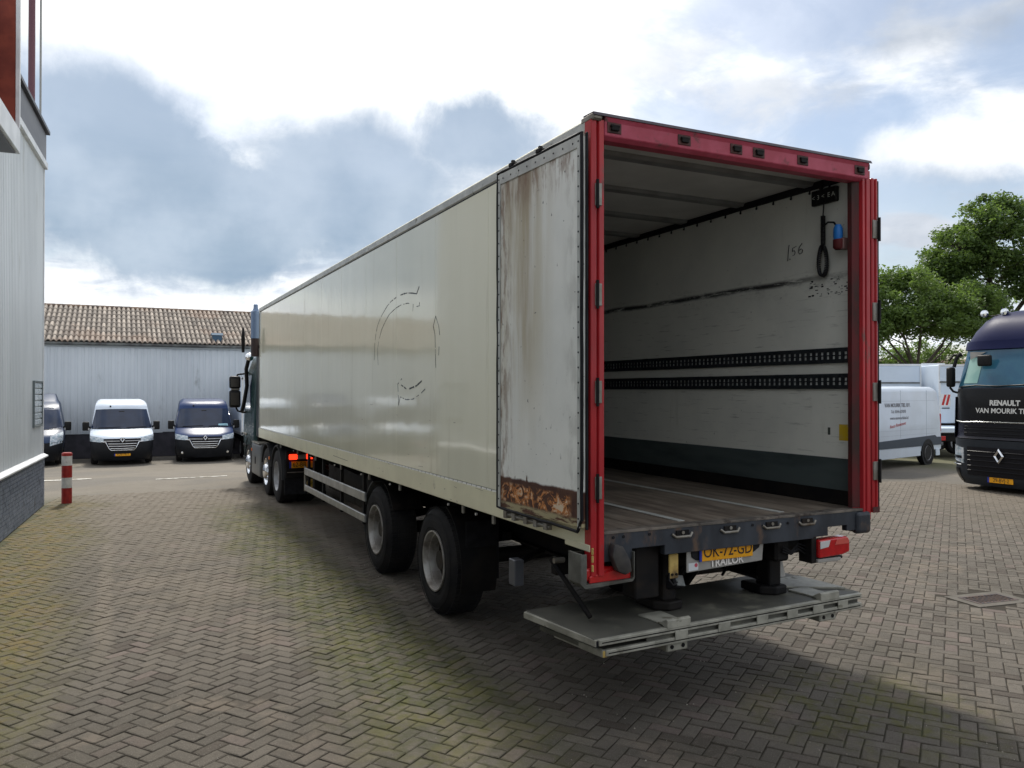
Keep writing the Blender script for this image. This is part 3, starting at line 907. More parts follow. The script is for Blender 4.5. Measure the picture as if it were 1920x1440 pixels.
def door_mat():
    m = bpy.data.materials.new('stained white door'); m.use_nodes = True
    t = m.node_tree; t.nodes.clear(); k = G(t)
    out = k.n('ShaderNodeOutputMaterial'); p = k.n('ShaderNodeBsdfPrincipled'); t.links.new(p.outputs[0], out.inputs[0])
    P = k.n('ShaderNodeTexCoord').outputs['Object']; x, y, z = k.sep(P)    # y 0 hinge .. 1.2 free edge, z 1.28..3.88
    c = k.mix(k.ramp(k.noise(P, 1.4, 5), .35, .65), (.78, .785, .74), (.70, .71, .67))
    v = k.noise(k.vm('MULTIPLY', P, (1, 4.5, .45)), 1.3, 6, .65)
    reg = k.m('MULTIPLY', k.ramp(y, .25, .75), k.ramp(z, 1.5, 2.9))
    c = k.mix(k.m('MULTIPLY', k.ramp(v, .30, .62), k.m('MULTIPLY', reg, .85)), c, (.44, .38, .24))
    run = k.m('ABSOLUTE', k.m('SUBTRACT', k.m('ADD', y, k.m('MULTIPLY', k.noise(k.vm('MULTIPLY', P, (1, 1, .4)), 2., 3), .12)), .80))
    c = k.mix(k.m('MULTIPLY', k.m('MULTIPLY', k.ramp(run, .16, .02), k.ramp(z, 1.95, 2.9)), .28), c, (.26, .18, .10))
    top = k.m('MULTIPLY', k.ramp(z, 3.35, 3.8), k.ramp(v, .38, .6))
    c = k.mix(k.m('MULTIPLY', top, k.ramp(y, .3, .8, .2, .8)), c, (.20, .13, .08))
    sc = k.ramp(k.noise(k.vm('MULTIPLY', P, (1, 9, 3.5)), 2.4, 5, .7), .63, .70)
    c = k.mix(k.m('MULTIPLY', k.m('MULTIPLY', sc, k.ramp(z, 2.7, 1.9)), .6), c, (.12, .12, .11))
    fe = k.m('MULTIPLY', k.m('MAXIMUM', k.ramp(y, .86, 1.12), k.ramp(z, 3.45, 3.80)), k.ramp(k.noise(k.vm('MULTIPLY', P, (1, 5, 1.2)), 3.2, 6, .7), .46, .60))
    c = k.mix(k.m('MULTIPLY', fe, .75), c, (.17, .085, .04))
    edge = k.m('MULTIPLY', k.ramp(y, .26, .12), k.ramp(k.noise(k.vm('MULTIPLY', P, (1, 2, .8)), 5., 5), .42, .62))
    c = k.mix(k.m('MULTIPLY', edge, .3), c, (.26, .25, .22))
    sp = k.ramp(k.noise(P, 22., 2, .5), .72, .77)
    c = k.mix(k.m('MULTIPLY', sp, .8), c, (.06, .06, .055))
    # rusted kick area at the bottom
    wz = k.m('ADD', z, k.m('MULTIPLY', k.noise(P, 7., 5), .035))
    wz = k.m('SUBTRACT', wz, k.m('MULTIPLY', k.ramp(k.noise(k.vm('MULTIPLY', P, (1, 6, 1.2)), 3., 5, .7), .60, .72), .07))
    ru = k.ramp(wz, 1.575, 1.555)
    rc = k.mix(k.ramp(k.noise(P, 5., 5), .4, .6), (.060, .022, .014), (.095, .040, .022))
    fl = k.noise(k.vm('MULTIPLY', P, (1, 1, 1.2)), 9., 5, .7, 1.5)
    ctr = k.m('MULTIPLY', k.ramp(k.m('ABSOLUTE', k.m('SUBTRACT', z, 1.435)), .085, .045), k.m('MULTIPLY', k.ramp(y, .1, .2), k.ramp(y, 1.17, 1.0)))
    rc = k.mix(k.m('MULTIPLY', k.ramp(fl, .47, .53), ctr), rc, (.52, .20, .055))
    rc = k.mix(k.m('MULTIPLY', k.ramp(fl, .57, .61), ctr), rc, (.62, .50, .36))
    lowb = k.m('MULTIPLY', k.ramp(z, 1.375, 1.35), k.ramp(k.noise(k.vm('MULTIPLY', P, (1, .8, 5)), 5., 5, .7), .42, .56))
    rc = k.mix(lowb, rc, (.36, .31, .18))
    c = k.mix(ru, c, rc)
    k.put(p.inputs['Base Color'], c); k.put(p.inputs['Roughness'], k.m('ADD', .42, k.m('MULTIPLY', ru, .4)))
    b = k.n('ShaderNodeBump'); b.inputs['Distance'].default_value = .006
    k.put(b.inputs['Height'], k.m('ADD', k.noise(P, 2.5, 3), k.m('MULTIPLY', k.m('MULTIPLY', fl, ru), .8))); k.put(p.inputs['Normal'], b.outputs[0])
    return m


def floor_mat():
    m = bpy.data.materials.new('worn trailer floor'); m.use_nodes = True
    t = m.node_tree; t.nodes.clear(); k = G(t)
    out = k.n('ShaderNodeOutputMaterial'); p = k.n('ShaderNodeBsdfPrincipled'); t.links.new(p.outputs[0], out.inputs[0])
    P = k.n('ShaderNodeTexCoord').outputs['Object']
    n = k.noise(k.vm('MULTIPLY', P, (6, .7, 1)), 2., 6, .65); n2 = k.noise(P, 1.3, 6, .6)
    c = k.mix(k.ramp(n, .35, .65), (.085, .064, .048), (.20, .165, .13))
    c = k.mix(k.m('MULTIPLY', k.ramp(n2, .45, .62), .6), c, (.045, .038, .032))
    k.put(p.inputs['Base Color'], c); p.inputs['Roughness'].default_value = .55
    return m


LINE = inner_wall_mat(); DOOR = door_mat(); FLOOR = floor_mat()
CEIL = mat('white ceiling lining', (.66, .66, .64), .5, col2=(.56, .56, .54), ns=2.)
RIB = mat('grey ceiling rib', (.26, .265, .265), .5, .2, col2=(.20, .2, .2), ns=4.)
KICK = mat('dark green grey kick plate', (.075, .095, .095), .45, .0, col2=(.05, .064, .064), ns=3., dirt=(.03, .03, .03), dlo=.55, dhi=.75, stretch=(1, .4, 2))
ETRK = mat('black load rail', (.020, .024, .028), .45, .4, col2=(.035, .04, .045), ns=20.)
SLOT = mat('bright zinc behind the slots', (.75, .77, .75), .45, .0, col2=(.55, .56, .55), ns=15.)
INK = mat('black marker ink', (.015, .015, .02), .6)
LOGO = mat('dirt line of an old logo', (.055, .062, .06), .6)
TAPE = mat('white reflective tape', (.88, .88, .84), .4)
REDL = mat('red lamp lens', (.48, .012, .015), .12, coat=.8, col2=(.40, .01, .012), ns=20.)
CLRL = mat('clear lamp lens', (.55, .55, .55), .12, coat=.8)
YELP = mat('yellow number plate', (.78, .36, .012), .4, col2=(.70, .31, .01), ns=20.)
YELS = mat('faded yellow paint', (.55, .40, .13), .5, col2=(.42, .28, .08), ns=9., dirt=(.12, .08, .04), dlo=.55, dhi=.7)
YELK = mat('yellow sticker', (.62, .42, .02), .5, col2=(.50, .36, .10), ns=9., dirt=(.45, .42, .35), dlo=.55, dhi=.66, dscale=14.)
BLUEP = mat('blue plug', (.02, .17, .52), .4)
EUB = mat('blue plate band', (.02, .04, .32), .4)
GREYP = mat('grey white plate', (.36, .35, .33), .45, .2, col2=(.30, .29, .27), ns=6., dirt=(.15, .13, .1), dlo=.6, dhi=.75)
LIFT = mat('dull tail lift aluminium', (.085, .083, .070), .6, .0, col2=(.055, .054, .046), ns=2.5, dirt=(.16, .155, .12), dlo=.50, dhi=.68, dscale=3.)
LIFTE = mat('light tail lift edge', (.34, .33, .28), .5, .0, col2=(.22, .215, .18), ns=7., dirt=(.13, .12, .09), dlo=.58, dhi=.7, dscale=9.)
CABL = mat('black cable', (.010, .010, .012), .4)

tr = thing('semi_trailer', 'long cream box semi trailer with rear doors open and red rear frame', 'trailer', (0, 0, 0))
LT, WT, HT = 13.65, 2.55, 4.0
ZB, ZF = 1.18, 1.28
# left side wall: outer panels
seams = [.06, 1.59, 2.83, 4.04, 5.25, 6.47, 7.68, 8.89, 10.1, 11.3, 12.5, LT - .03]
for a, b in zip(seams[:-1], seams[1:]):
    MB().box(.0, .022, a + .0015, b - .0015, 1.395, 3.885).build('side_panel', CREAM, tr, bevel=.0015)
for a, b in zip(seams[:-1], seams[1:]):
    MB().box(WT - .022, WT, a + .002, b - .002, 1.395, 3.885).build('side_panel', CREAM, tr, bevel=.002)
for s, (xa, xb) in enumerate(((.0, .03), (WT - .03, WT))):
    e = -.004 if s == 0 else .004
    box('bottom_rail', CREAMR, tr, xa + e, xb + e, .0, LT, ZB, 1.377, .006)
    box('top_rail', ALUW, tr, xa + e, xb + e, .02, LT, 3.90, 3.985, .012)
    sx = xa - .006 if s == 0 else xb + .0035
    mb = MB(); y = .05
    while y < LT - .2:
        mb.box(sx, sx + .0025, y, y + .085, 1.378, 1.392); y += .105
    tag(mb.build('reflective_tape', TAPE, tr, recalc=False), kind='stuff')
    box('cover_strip', ALU, tr, xa + .004, xb - .004, .02, LT, 1.377, 1.393, 0)
    box('shadow_gap', RUB, tr, xa + .006, xb - .006, .02, LT, 3.885, 3.90, 0)
_sr = random.Random(21)
mb = MB()
for i in range(60):
    y = _sr.uniform(.2, 13); z = _sr.choice([_sr.uniform(1.19, 1.37), _sr.uniform(1.40, 2.2)]); l = _sr.uniform(.01, .05) * (4 if _sr.random() < .12 else 1)
    mb.bar((-.0048 if z < 1.38 else -.0006, y, z), (-.0048 if z < 1.38 else -.0006, y + l, z + _sr.uniform(-.01, .01)), .001, _sr.uniform(.002, .005), up=(0, 0, 1))
mb.bar((-.0048, 6.9, 1.275), (-.0048, 6.1, 1.262), .001, .006, up=(0, 0, 1))
tag(mb.build('paint_scratch', mat('bare scratch', (.16, .14, .11), .6), tr), kind='stuff')
# lining inside
box('lining', LINE, tr, WT - .055, WT - .024, .05, LT - .1, ZF, 3.945, 0, label='scuffed white lining of the right wall with marker writing')
box('lining', CEIL, tr, .024, .055, .05, LT - .1, ZF, 3.945, 0)
box('front_wall', LINE, tr, 0.0, WT, LT - .1, LT, ZB, 3.97, .004)
MB().box(.0, WT, .04, LT, 3.955, 3.99).build('roof', CREAMR, tr, bevel=.01)
MB().box(.055, WT - .055, .08, LT - .1, 3.945, 3.953).build('ceiling', CEIL, tr)
mb = 0
y = .50
while y < LT - .3:
    MB().prism([(y - .065, 3.944), (y - .045, 3.915), (y + .045, 3.915), (y + .065, 3.944)], 'x', .056, WT - .056).build('ceiling_rib', RIB, tr)
    y += .83
for x in (.07, WT - .07):
    MB().box(x - .014, x + .014, .06, LT - .1, 3.885, 3.944).build('corner_seal', RUB, tr, bevel=.006)
mb = MB(); y = .3
while y < 9:
    mb.tube([(WT - .056, y, 3.865), (WT - .066, y, 3.865)], .010, 6)
    mb.box(WT - .060, WT - .0565, y - .008, y + .008, 3.868, 3.89); y += .21
tag(mb.build('screw', RUB, tr), kind='stuff')
# floor: boards with aluminium strips
bx = [.058, .44, .82, 1.29, 1.76, 2.14, WT - .058]
for a, b in zip(bx[:-1], bx[1:]):
    MB().box(a + .001, b - .001, .04, LT - .1, ZF - .03, ZF).build('floor_board', FLOOR, tr, bevel=.001)
for x in (.82, 1.76):
    box('floor_strip', ALUW, tr, x - .028, x + .028, .10, LT - .1, ZF + .001, ZF + .005, 0)
# kick plates and load rails on the right wall (the left ones hidden but present)
for s in (1, 0):
    def X(a, b):
        return (WT - b, WT - a) if s else (a, b)
    xa, xb = X(.0555, .062); box('kick_plate', KICK, tr, xa, xb, .06, LT - .1, ZF, 1.655, .002)
    xa, xb = X(.0625, .068); box('kick_trim', CHAS, tr, xa, xb, .06, LT - .1, ZF, 1.40, .002)
    for z0 in (2.425, 2.215) if s else (2.32,):
        xa, xb = X(.0555, .0575); box('slot_backing', SLOT, tr, xa, xb, .10, 10.5, z0 + .02, z0 + .105, 0)
        mb = MB(); xa, xb = X(.0575, .072)
        mb.box(xa, xb, .09, 10.5, z0, z0 + .033).box(xa, xb, .09, 10.5, z0 + .092, z0 + .125)
        y = .09
        while y < 10.4:
            mb.box(xa + .0008, xb - .0008, y, y + .028, z0 + .033, z0 + .092)
            mb.box(xa + .0016, xb - .0016, y + .028, y + .060, z0 + .058, z0 + .068); y += .060
        tag(mb.build('load_rail', ETRK, tr, recalc=False), kind='stuff')
xw = WT - .0562


def strokes(name, lines, m, r=.0045, par=None):
    mb = MB()
    for l in lines:
        for (y0, z0), (y1, z1) in zip(l[:-1], l[1:]):
            mb.bar((xw, y0, z0), (xw, y1, z1), .002, r * 2, up=(1, 0, 0))
    return mb.build(name, m, par or tr)


def hand(y0, z0, s, pts):
    return [[(y0 - s * u, z0 + s * v) for u, v in l] for l in pts]


strokes('marker_number', hand(.76, 3.355, .16, [
    [(.10, .72), (.05, .4), (.0, -.15)], [(.13, -.06), (.17, -.05), (.16, -.09), (.13, -.06)],
    [(.62, .56), (.36, .50), (.33, .32), (.48, .36), (.54, .24), (.48, .12), (.36, .10)],
    [(1.02, .66), (.82, .46), (.76, .22), (.86, .10), (1.02, .16), (1.06, .30), (.96, .38), (.82, .30)]]), INK, .006)
# small notes scribbled on the wall
mb = MB()
rr = random.Random(4)
for i in range(46):
    y = .10 + rr.random() * .42; z = 2.98 + rr.random() * .14
    mb.box(xw - .0008, xw, y, y + rr.uniform(.006, .03), z, z + rr.uniform(.003, .012))
tag(mb.build('scribble', INK, tr), kind='stuff')
box('yellow_sticker', YELK, tr, xw - .001, xw, .11, .21, 1.80, 1.93, 0)
box('green_tape', mat('dark tape', (.06, .07, .06), .5), tr, xw - .001, xw, .30, .325, 1.84, 1.90, 0)
# control panel with coiled cable and blue plug, upper right corner
cp = MB().box(WT - .10, WT - .0565, .20, .46, 3.74, 3.865).build('control_panel', BLK, tr, bevel=.008)
for i, (t_, yy) in enumerate((('<', .43), ('3', .38), ('<', .33), ('E', .27), ('A', .225))):
    text('panel_symbol', t_, .055, mat('grey print', (.55, .57, .52), .6) if i == 0 else MATS['grey print'], cp, (WT - .101, yy, 3.80), (0, -1, 0), (0, 0, 1), .0006)
MB().tube([(WT - .09, .36, 3.865), (WT - .10, .355, 3.93)], .014, 8).build('panel_bracket', CHAS, tr)
pts = [(WT - .085, .335, 3.745), (WT - .10, .325, 3.70), (WT - .10, .33, 3.64)]
coil = []
for i in range(220):
    t_ = i / 219; z = 3.64 - .24 * t_; a_ = i * .62
    coil.append((WT - .10 + .016 * math.cos(a_), .33 + .016 * math.sin(a_), z))
loop = []
for i in range(420):
    t_ = i / 419; th = math.pi * 2 * t_
    cz_ = 3.30 + .125 * math.cos(th) - .03; cy_ = .335 + (.034 + .016 * (1 - math.cos(th)) / 2) * math.sin(th)
    a_ = i * .75
    loop.append((WT - .10 + .014 * math.cos(a_), cy_ + .012 * math.sin(a_), cz_ + .006 * math.sin(a_)))
cb = MB(); cb.tube(pts, .006, 6); cb.tube(coil, .0052, 5); cb.tube(loop, .0062, 5)
cb.tube([(WT - .10, .33, 3.55), (WT - .11, .27, 3.575), (WT - .12, .20, 3.56), (WT - .13, .155, 3.51)], .008, 6)
cb.build('coiled_cable', CABL, tr, smooth=50)
MB().lathe([(3.41, .034), (3.44, .038), (3.50, .036), (3.53, .022)], (WT - .135, .145, 0), 'z', 14).build('plug', BLUEP, tr, smooth=50)
MB().lathe([(3.33, .030), (3.345, .046), (3.41, .046), (3.415, .03)], (WT - .13, .14, 0), 'z', 14).build('socket', REDD, tr, smooth=50)
MB().box(WT - .14, WT - .056, .09, .13, 3.33, 3.42).build('socket_bracket', mat('grey pink bracket', (.22, .13, .12), .6), tr, bevel=.004)

# rear portal frame -------------------------------------------------
pf = [(-.006, -.03), (.026, -.045), (.034, -.020), (.040, -.020), (.048, -.045), (.086, -.045), (.086, .05), (-.006, .05)]
MB().prism(pf, 'z', 1.0, 3.965).build('frame_post', RED, tr, bevel=.003)
pr = [(WT - .135, .035), (WT - .135, .015), (WT - .085, -.010), (WT - .078, -.045), (WT - .055, -.045), (WT - .045, -.02), (WT - .035, -.045), (WT + .004, -.045), (WT + .004, .05)]
MB().prism(pr, 'z', 1.19, 3.93).build('frame_post', RED, tr, bevel=.003, label='right red frame post, scuffed brown on its inner face')
MB().box(WT - .138, WT - .1355, .012, .05, 1.28, 3.84).build('post_guard', REDD, tr)
MB().prism([(WT - .136, .0135), (WT - .0862, -.0128), (WT - .0872, -.0168), (WT - .139, .0095)], 'z', 1.29, 3.84).build('post_face', REDD, tr)
MB().prism([(-.05, 3.865), (-.05, 3.955), (-.062, 3.985), (-.04, 4.0), (.06, 4.0), (.06, 3.84), (-.02, 3.84)], 'x', .087, WT - .02).build('header', REDH, tr, bevel=.004)
MB().prism([(-.068, 3.983), (-.055, 4.008), (.07, 4.012), (.07, 3.992), (-.04, 3.992)], 'x', -.004, WT + .006).build('header_cap', mat('cap strip', (.09, .075, .08), .45, .2, col2=(.05, .04, .05), ns=6.), tr, bevel=.002)
MB().box(.088, WT - .16, -.018, .0, 3.842, 3.866).build('header_lip', REDD, tr, bevel=.002)
GRM = mat('rusty bracket', (.10, .04, .035), .6, .2, col2=(.045, .028, .025), ns=15.)
for x in (.16, .73, 1.19, 1.40, 1.83, 2.43):
    kb = MB().box(x - .055, x + .055, -.056, -.05, 3.885, 3.955).build('lock_keeper', GRM, tr, bevel=.004)
    MB().box(x - .03, x + .03, -.072, -.056, 3.90, 3.935).tube([(x - .035, -.064, 3.93), (x + .035, -.064, 3.93)], .010, 8).build('keeper_hook', CHAS, kb, bevel=.003)
# roof corner caps
MB().box(-.008, .07, -.06, .10, 3.955, 4.006).build('corner_cap', GALV, tr, bevel=.012)
MB().box(WT - .04, WT + .008, -.05, .07, 3.935, 3.99).build('corner_cap', REDD, tr, bevel=.012)

# sill beam ----------------------------------------------------------
sb = [(.088, 1.275), (.088, 1.085), (.31, 1.085), (.31, 1.155), (.575, 1.155), (.575, 1.09), (1.95, 1.09), (1.95, 1.10), (2.10, 1.10), (2.10, 1.165), (2.30, 1.165), (2.30, 1.12), (2.42, 1.12), (2.42, 1.275)]
MB().prism(sb, 'y', -.035, .015).build('sill_beam', SILL, tr, bevel=.003)
MB().box(.088, WT - .06, -.04, .05, 1.265, 1.283).build('sill_plate', mat('worn sill plate', (.10, .09, .08), .5, .3, col2=(.22, .19, .16), ns=5., dirt=(.05, .04, .035), dlo=.5, dhi=.65, dscale=6.), tr, bevel=.002)
for x in (.72, 1.14, 1.53, 1.88):
    kb = MB().tube([(x - .085, -.037, 1.225), (x - .06, -.048, 1.203), (x + .06, -.048, 1.203), (x + .085, -.037, 1.225)], .010, 8).build('lock_cup', GALV, tr, smooth=50)
    MB().box(x - .055, x + .055, -.046, -.034, 1.208, 1.248).build('cup_body', CHAS, kb, bevel=.003)
    MB().lathe([(-.052, .0), (-.052, .012), (-.034, .012)], (x, 0, 1.232), 'y', 10).build('cup_pin', GALV, kb)
for k in range(5):
    x = (.16, .24, 1.69, 1.35, .45)[k]
    MB().lathe([(-.040, .0), (-.040, .011), (-.034, .011)], (x, 0, (1.24, 1.24, 1.225, 1.235, 1.24)[k]), 'y', 8).build('bolt', RUB, tr)
# buffers at both ends
MB().prism([(.13, 1.21), (.20, 1.19), (.255, 1.10), (.27, 1.02), (.22, 1.0), (.16, 1.03), (.115, 1.13)], 'y', -.10, -.036).build('buffer', mat('worn buffer', (.030, .029, .031), .6, .0, col2=(.06, .055, .05), ns=9.), tr, bevel=.012, seg=2, smooth=40)
MB().lathe([(-.15, .0), (-.145, .062), (-.12, .075), (-.04, .078), (.0, .078)], (WT - .075, .09, 1.165), 'y', 20).build('buffer', RUB, tr, smooth=40)
MB().box(WT - .16, WT - .002, -.060, .015, 1.088, 1.262).build('corner_block', SILL, tr, bevel=.03, seg=3)
# hinges on posts
for z in (1.50, 2.12, 2.75, 3.40):
    hg = MB().box(.012, .060, -.062, -.046, z, z + .145).build('hinge', GALV, tr, bevel=.003)
    MB().tube([(.02, -.07, z - .02), (.02, -.07, z + .165)], .011, 8).build('hinge_pin', CHAS, hg, smooth=40)
for z in (1.50, 2.12, 2.75, 3.40):
    hg = MB().box(WT + .02, WT + .085, -.060, -.044, z, z + .145).build('hinge', GALV, tr, bevel=.003)
    MB().tube([(WT + .075, -.07, z - .02), (WT + .075, -.07, z + .165)], .012, 8).build('hinge_pin', CHAS, hg, smooth=40)

# left door, folded right back along the side -------------------------
ld = bpy.data.objects.new('left_door', MB().box(-.030, .0, .0, 1.165, 1.31, 3.87).mesh('left_door', DOOR, bevel=.002)); COL.objects.link(ld)
ld.parent = tr; ld.location = (-.030, -.004, 0); ld.rotation_euler = (0, R(.0), R(2.6))
ld['label'] = 'open rear door folded along the side, white inside with rust stains'
for (y0, y1, z0, z1, nm) in ((.014, .046, 1.31, 3.865, 'edge_trim'), (1.120, 1.155, 1.31, 3.865, 'edge_trim'), (.046, 1.120, 3.785, 3.865, 'top_trim')):
    et = MB().box(-.037, -.0305, y0, y1, z0, z1).build(nm, ALUW, ld, bevel=.002)
    n = 26 if nm == 'edge_trim' else 9
    mb = MB()
    for i in range(n):
        if nm == 'edge_trim':
            mb.tube([(-.037, (y0 + y1) / 2, z0 + .06 + (z1 - z0 - .1) * i / (n - 1)), (-.0395, (y0 + y1) / 2, z0 + .06 + (z1 - z0 - .1) * i / (n - 1))], .007, 6)
        else:
            yy = y0 + .05 + (y1 - y0 - .1) * i / (n - 1); mb.tube([(-.037, yy, (z0 + z1) / 2), (-.0395, yy, (z0 + z1) / 2)], .007, 6)
    tag(mb.build('rivet', RUB, et), kind='stuff')
gk = []
rg = random.Random(2)
def gpath(pts, n=14):
    out = []
    for a, b in zip(pts[:-1], pts[1:]):
        for i in range(n):
            t_ = i / n
            out.append((a[0] + rg.uniform(-.002, .002), a[1] + (b[1] - a[1]) * t_ + rg.uniform(-.0025, .0025), a[2] + (b[2] - a[2]) * t_ + rg.uniform(-.0025, .0025)))
    out.append(pts[-1]); return out
MB().tube(gpath([(-.028, .002, 1.36), (-.028, .002, 3.875), (-.030, 1.170, 3.880), (-.030, 1.172, 1.30), (-.030, .05, 1.285), (-.028, .002, 1.36)]), .0115, 8, cap=False).build('door_gasket', RUB, ld, smooth=60)
MB().box(-.004, .012, -.016, .002, 1.30, 3.88).build('hinge_strip', RUB, ld, bevel=.003)
for y in (.55, .95):
    MB().box(-.040, .01, y - .03, y + .03, 3.885, 3.915).box(-.03, .0, y - .012, y + .012, 3.915, 3.935).build('rod_guide', CHAS, ld, bevel=.004)
lb = MB(); lb.tube([(-.01, .42, 1.255), (-.01, 1.08, 1.262)], .016, 8)
for y in (.46, .60, .74, .92, 1.05):
    lb.box(-.035, .015, y - .022, y + .022, 1.232, 1.29)
lb.build('lock_rod', GALV, ld, bevel=.003)
# left edge scraped strip between door and post, cream lower corner piece
box('corner_piece', CREAMR, tr, -.012, .03, -.02, .30, 1.155, 1.20, .004)
for z in (1.06, 1.12, 1.17):
    MB().box(-.004, .010, -.042, -.020, z - .03, z + .015).build('chain_link', YELS, tr, bevel=.004)
# right door: folded outside the right wall, only its edge shows
rd = bpy.data.objects.new('right_door', MB().prism([(.012, -.045), (.030, -.055), (.040, -.035), (.05, -.035), (.060, -.055), (.075, -.05), (.078, 1.15), (.018, 1.15)], 'z', 1.245, 3.875).mesh('right_door', RED, bevel=.003)); COL.objects.link(rd)
rd.parent = tr; rd.location = (WT + .004, .0, 0); rd.rotation_euler = (0, R(.0), R(-1.5))
rd['label'] = 'second rear door seen edge on, red with black seal'
MB().box(.078, .094, -.048, 1.15, 1.25, 3.86).build('door_gasket', RUB, rd, bevel=.004)
MB().box(.010, .082, -.058, -.0552, 1.245, 1.29).build('door_foot', REDD, rd)


# wheels ---------------------------------------------------------------
def wheel_parts(root, w=.385, R_=.52, rimR=.29, dish=.13, side=-1, silver=None, hubm=None, dual=False, lite=False):
    """outer face at x=0 towards side*-1...: side=-1 means outer face looks to -X"""
    s = side; silver = silver or RIM; hubm = hubm or HUB; n = 24 if lite else 56
    pr = [(0.03, rimR), (.006, rimR + .02), (.0, R_ * .74), (.010, R_ * .86), (.035, R_ * .955), (.06, R_ * .992), (w * .5, R_), (w - .06, R_ * .992), (w - .035, R_ * .955), (w, R_ * .8), (w - .03, rimR)]
    ty = MB().lathe([(-s * a, r) for a, r in pr], (0, 0, 0), 'x', n).build('tyre', TYRE, root, smooth=38)
    if not lite:
        mb = MB()     # tread blocks
        for k in range(60):
            t_ = 2 * math.pi * k / 60
            M = Matrix.Rotation(t_, 4, 'X')
            for j in range(4):
                x0 = .045 + j * (w - .09) / 4; mb.box(min(-s * x0, -s * (x0 + .062)), max(-s * x0, -s * (x0 + .062)), -.018, .018, R_ - .006, R_ + .004, M)
        tag(mb.build('tread', TYRE, ty, recalc=False), kind='stuff')
    rim = MB().lathe([(-s * a, r) for a, r in [(.028, rimR + .004), (.010, rimR + .002), (.010, rimR - .012), (.030, rimR - .022), (.055, rimR - .026), (.06, rimR - .045), (dish, rimR - .055), (dish + .03, rimR - .075), (dish + .03, .13)]], (0, 0, 0), 'x', n).build('rim', silver, root, smooth=35)
    h = MB().lathe([(-s * a, r) for a, r in [(dish + .031, .135), (dish - .01, .13), (dish - .04, .095), (dish - .07, .085), (dish - .075, .0)]], (0, 0, 0), 'x', 20).build('hub', hubm, root, smooth=35)
    if not lite:
        for k in range(10):
            t_ = 2 * math.pi * k / 10; y, z = math.cos(t_) * .168, math.sin(t_) * .168
            MB().lathe([(-s * (dish + .03), .017), (-s * (dish - .012), .017), (-s * (dish - .016), .0)], (0, y, z), 'x', 6).build('wheel_nut', hubm, h)
    return ty


def trailer_wheel(y, x=.045, side=-1, label=None):
    e_ = bpy.data.objects.new('wheel', None); COL.objects.link(e_); e_.parent = tr; e_.location = (x, y, .522)
    if label: e_['label'] = label
    wheel_parts_sub(e_, side)


def wheel_parts_sub(e_, side):
    # wheel of the trailer: tyre, rim and hub are its sub-parts; nuts joined with the hub
    s = side; R_ = .522; rimR = .292; w = .385; dish = .15
    pr = [(0.03, rimR), (.004, rimR + .018), (-.004, R_ * .74), (.008, R_ * .86), (.035, R_ * .95), (.06, R_ * .99), (w * .5, R_), (w - .06, R_ * .99), (w - .035, R_ * .95), (w, R_ * .8), (w - .03, rimR)]
    mb = MB(); mb.lathe([(-s * a, r) for a, r in pr], (0, 0, 0), 'x', 64)
    for r0 in (.33, .40, .455):
        mb.lathe([(-s * .004, r0), (s * .002, r0 + .003), (-s * .004, r0 + .006)], (0, 0, 0), 'x', 64)
    mb.build('tyre', TYRE, e_, smooth=38)
    mb = MB()
    for k in range(64):
        t_ = 2 * math.pi * k / 64; M = Matrix.Rotation(t_, 4, 'X')
        for j in range(4):
            x0 = .045 + j * (w - .09) / 4; mb.box(min(-s * x0, -s * (x0 + .062)), max(-s * x0, -s * (x0 + .062)), -.018, .018, R_ - .008, R_ + .003, M)
    tag(mb.build('tread', TYRE, e_, recalc=False), kind='stuff')
    MB().lathe([(-s * a, r) for a, r in [(.030, rimR + .004), (-.004, rimR + .004), (-.004, rimR - .010), (.02, rimR - .020), (.05, rimR - .024), (.055, rimR - .040), (dish, rimR - .052)]], (0, 0, 0), 'x', 64).build('rim', RIM, e_, smooth=30)
    mb = MB(); mb.lathe([(-s * a, r) for a, r in [(dish, rimR - .052), (dish + .035, rimR - .075), (dish + .035, .13)]], (0, 0, 0), 'x', 40); mb.lathe([(-s * a, r) for a, r in [(dish + .036, .14), (dish - .0, .13), (dish - .045, .098), (dish - .085, .09), (dish - .09, .0)]], (0, 0, 0), 'x', 24)
    for k in range(10):
        t_ = 2 * math.pi * k / 10; y, z = math.cos(t_) * .168, math.sin(t_) * .168
        mb.lathe([(-s * (dish + .036), .017), (-s * (dish - .006), .017), (-s * (dish - .01), .0)], (0, y, z), 'x', 6)
    mb.build('hub', HUB, e_, smooth=35)


trailer_wheel(3.0); trailer_wheel(4.98)
trailer_wheel(3.0, WT - .045, 1); trailer_wheel(4.98, WT - .045, 1)
for y in (3.0, 4.98):
    MB().tube([(.3, y, .52), (WT - .3, y, .52)], .075, 14).build('axle', CHAS, tr, smooth=40)
    for x in (.62, WT - .62):
        MB().lathe([(.62, .12), (.70, .15), (.80, .13), (.88, .15), (.95, .10)], (x, y + .33, 0), 'z', 16).build('air_bag', RUB, tr, smooth=40)
        MB().bar((x, y + .4, .60), (x, y - .5, .80), .10, .08).build('trailing_arm', CHAS, tr, bevel=.01)
WIPE = mat('wiped label', (.40, .40, .38), .6, col2=(.2, .2, .2), ns=30.)
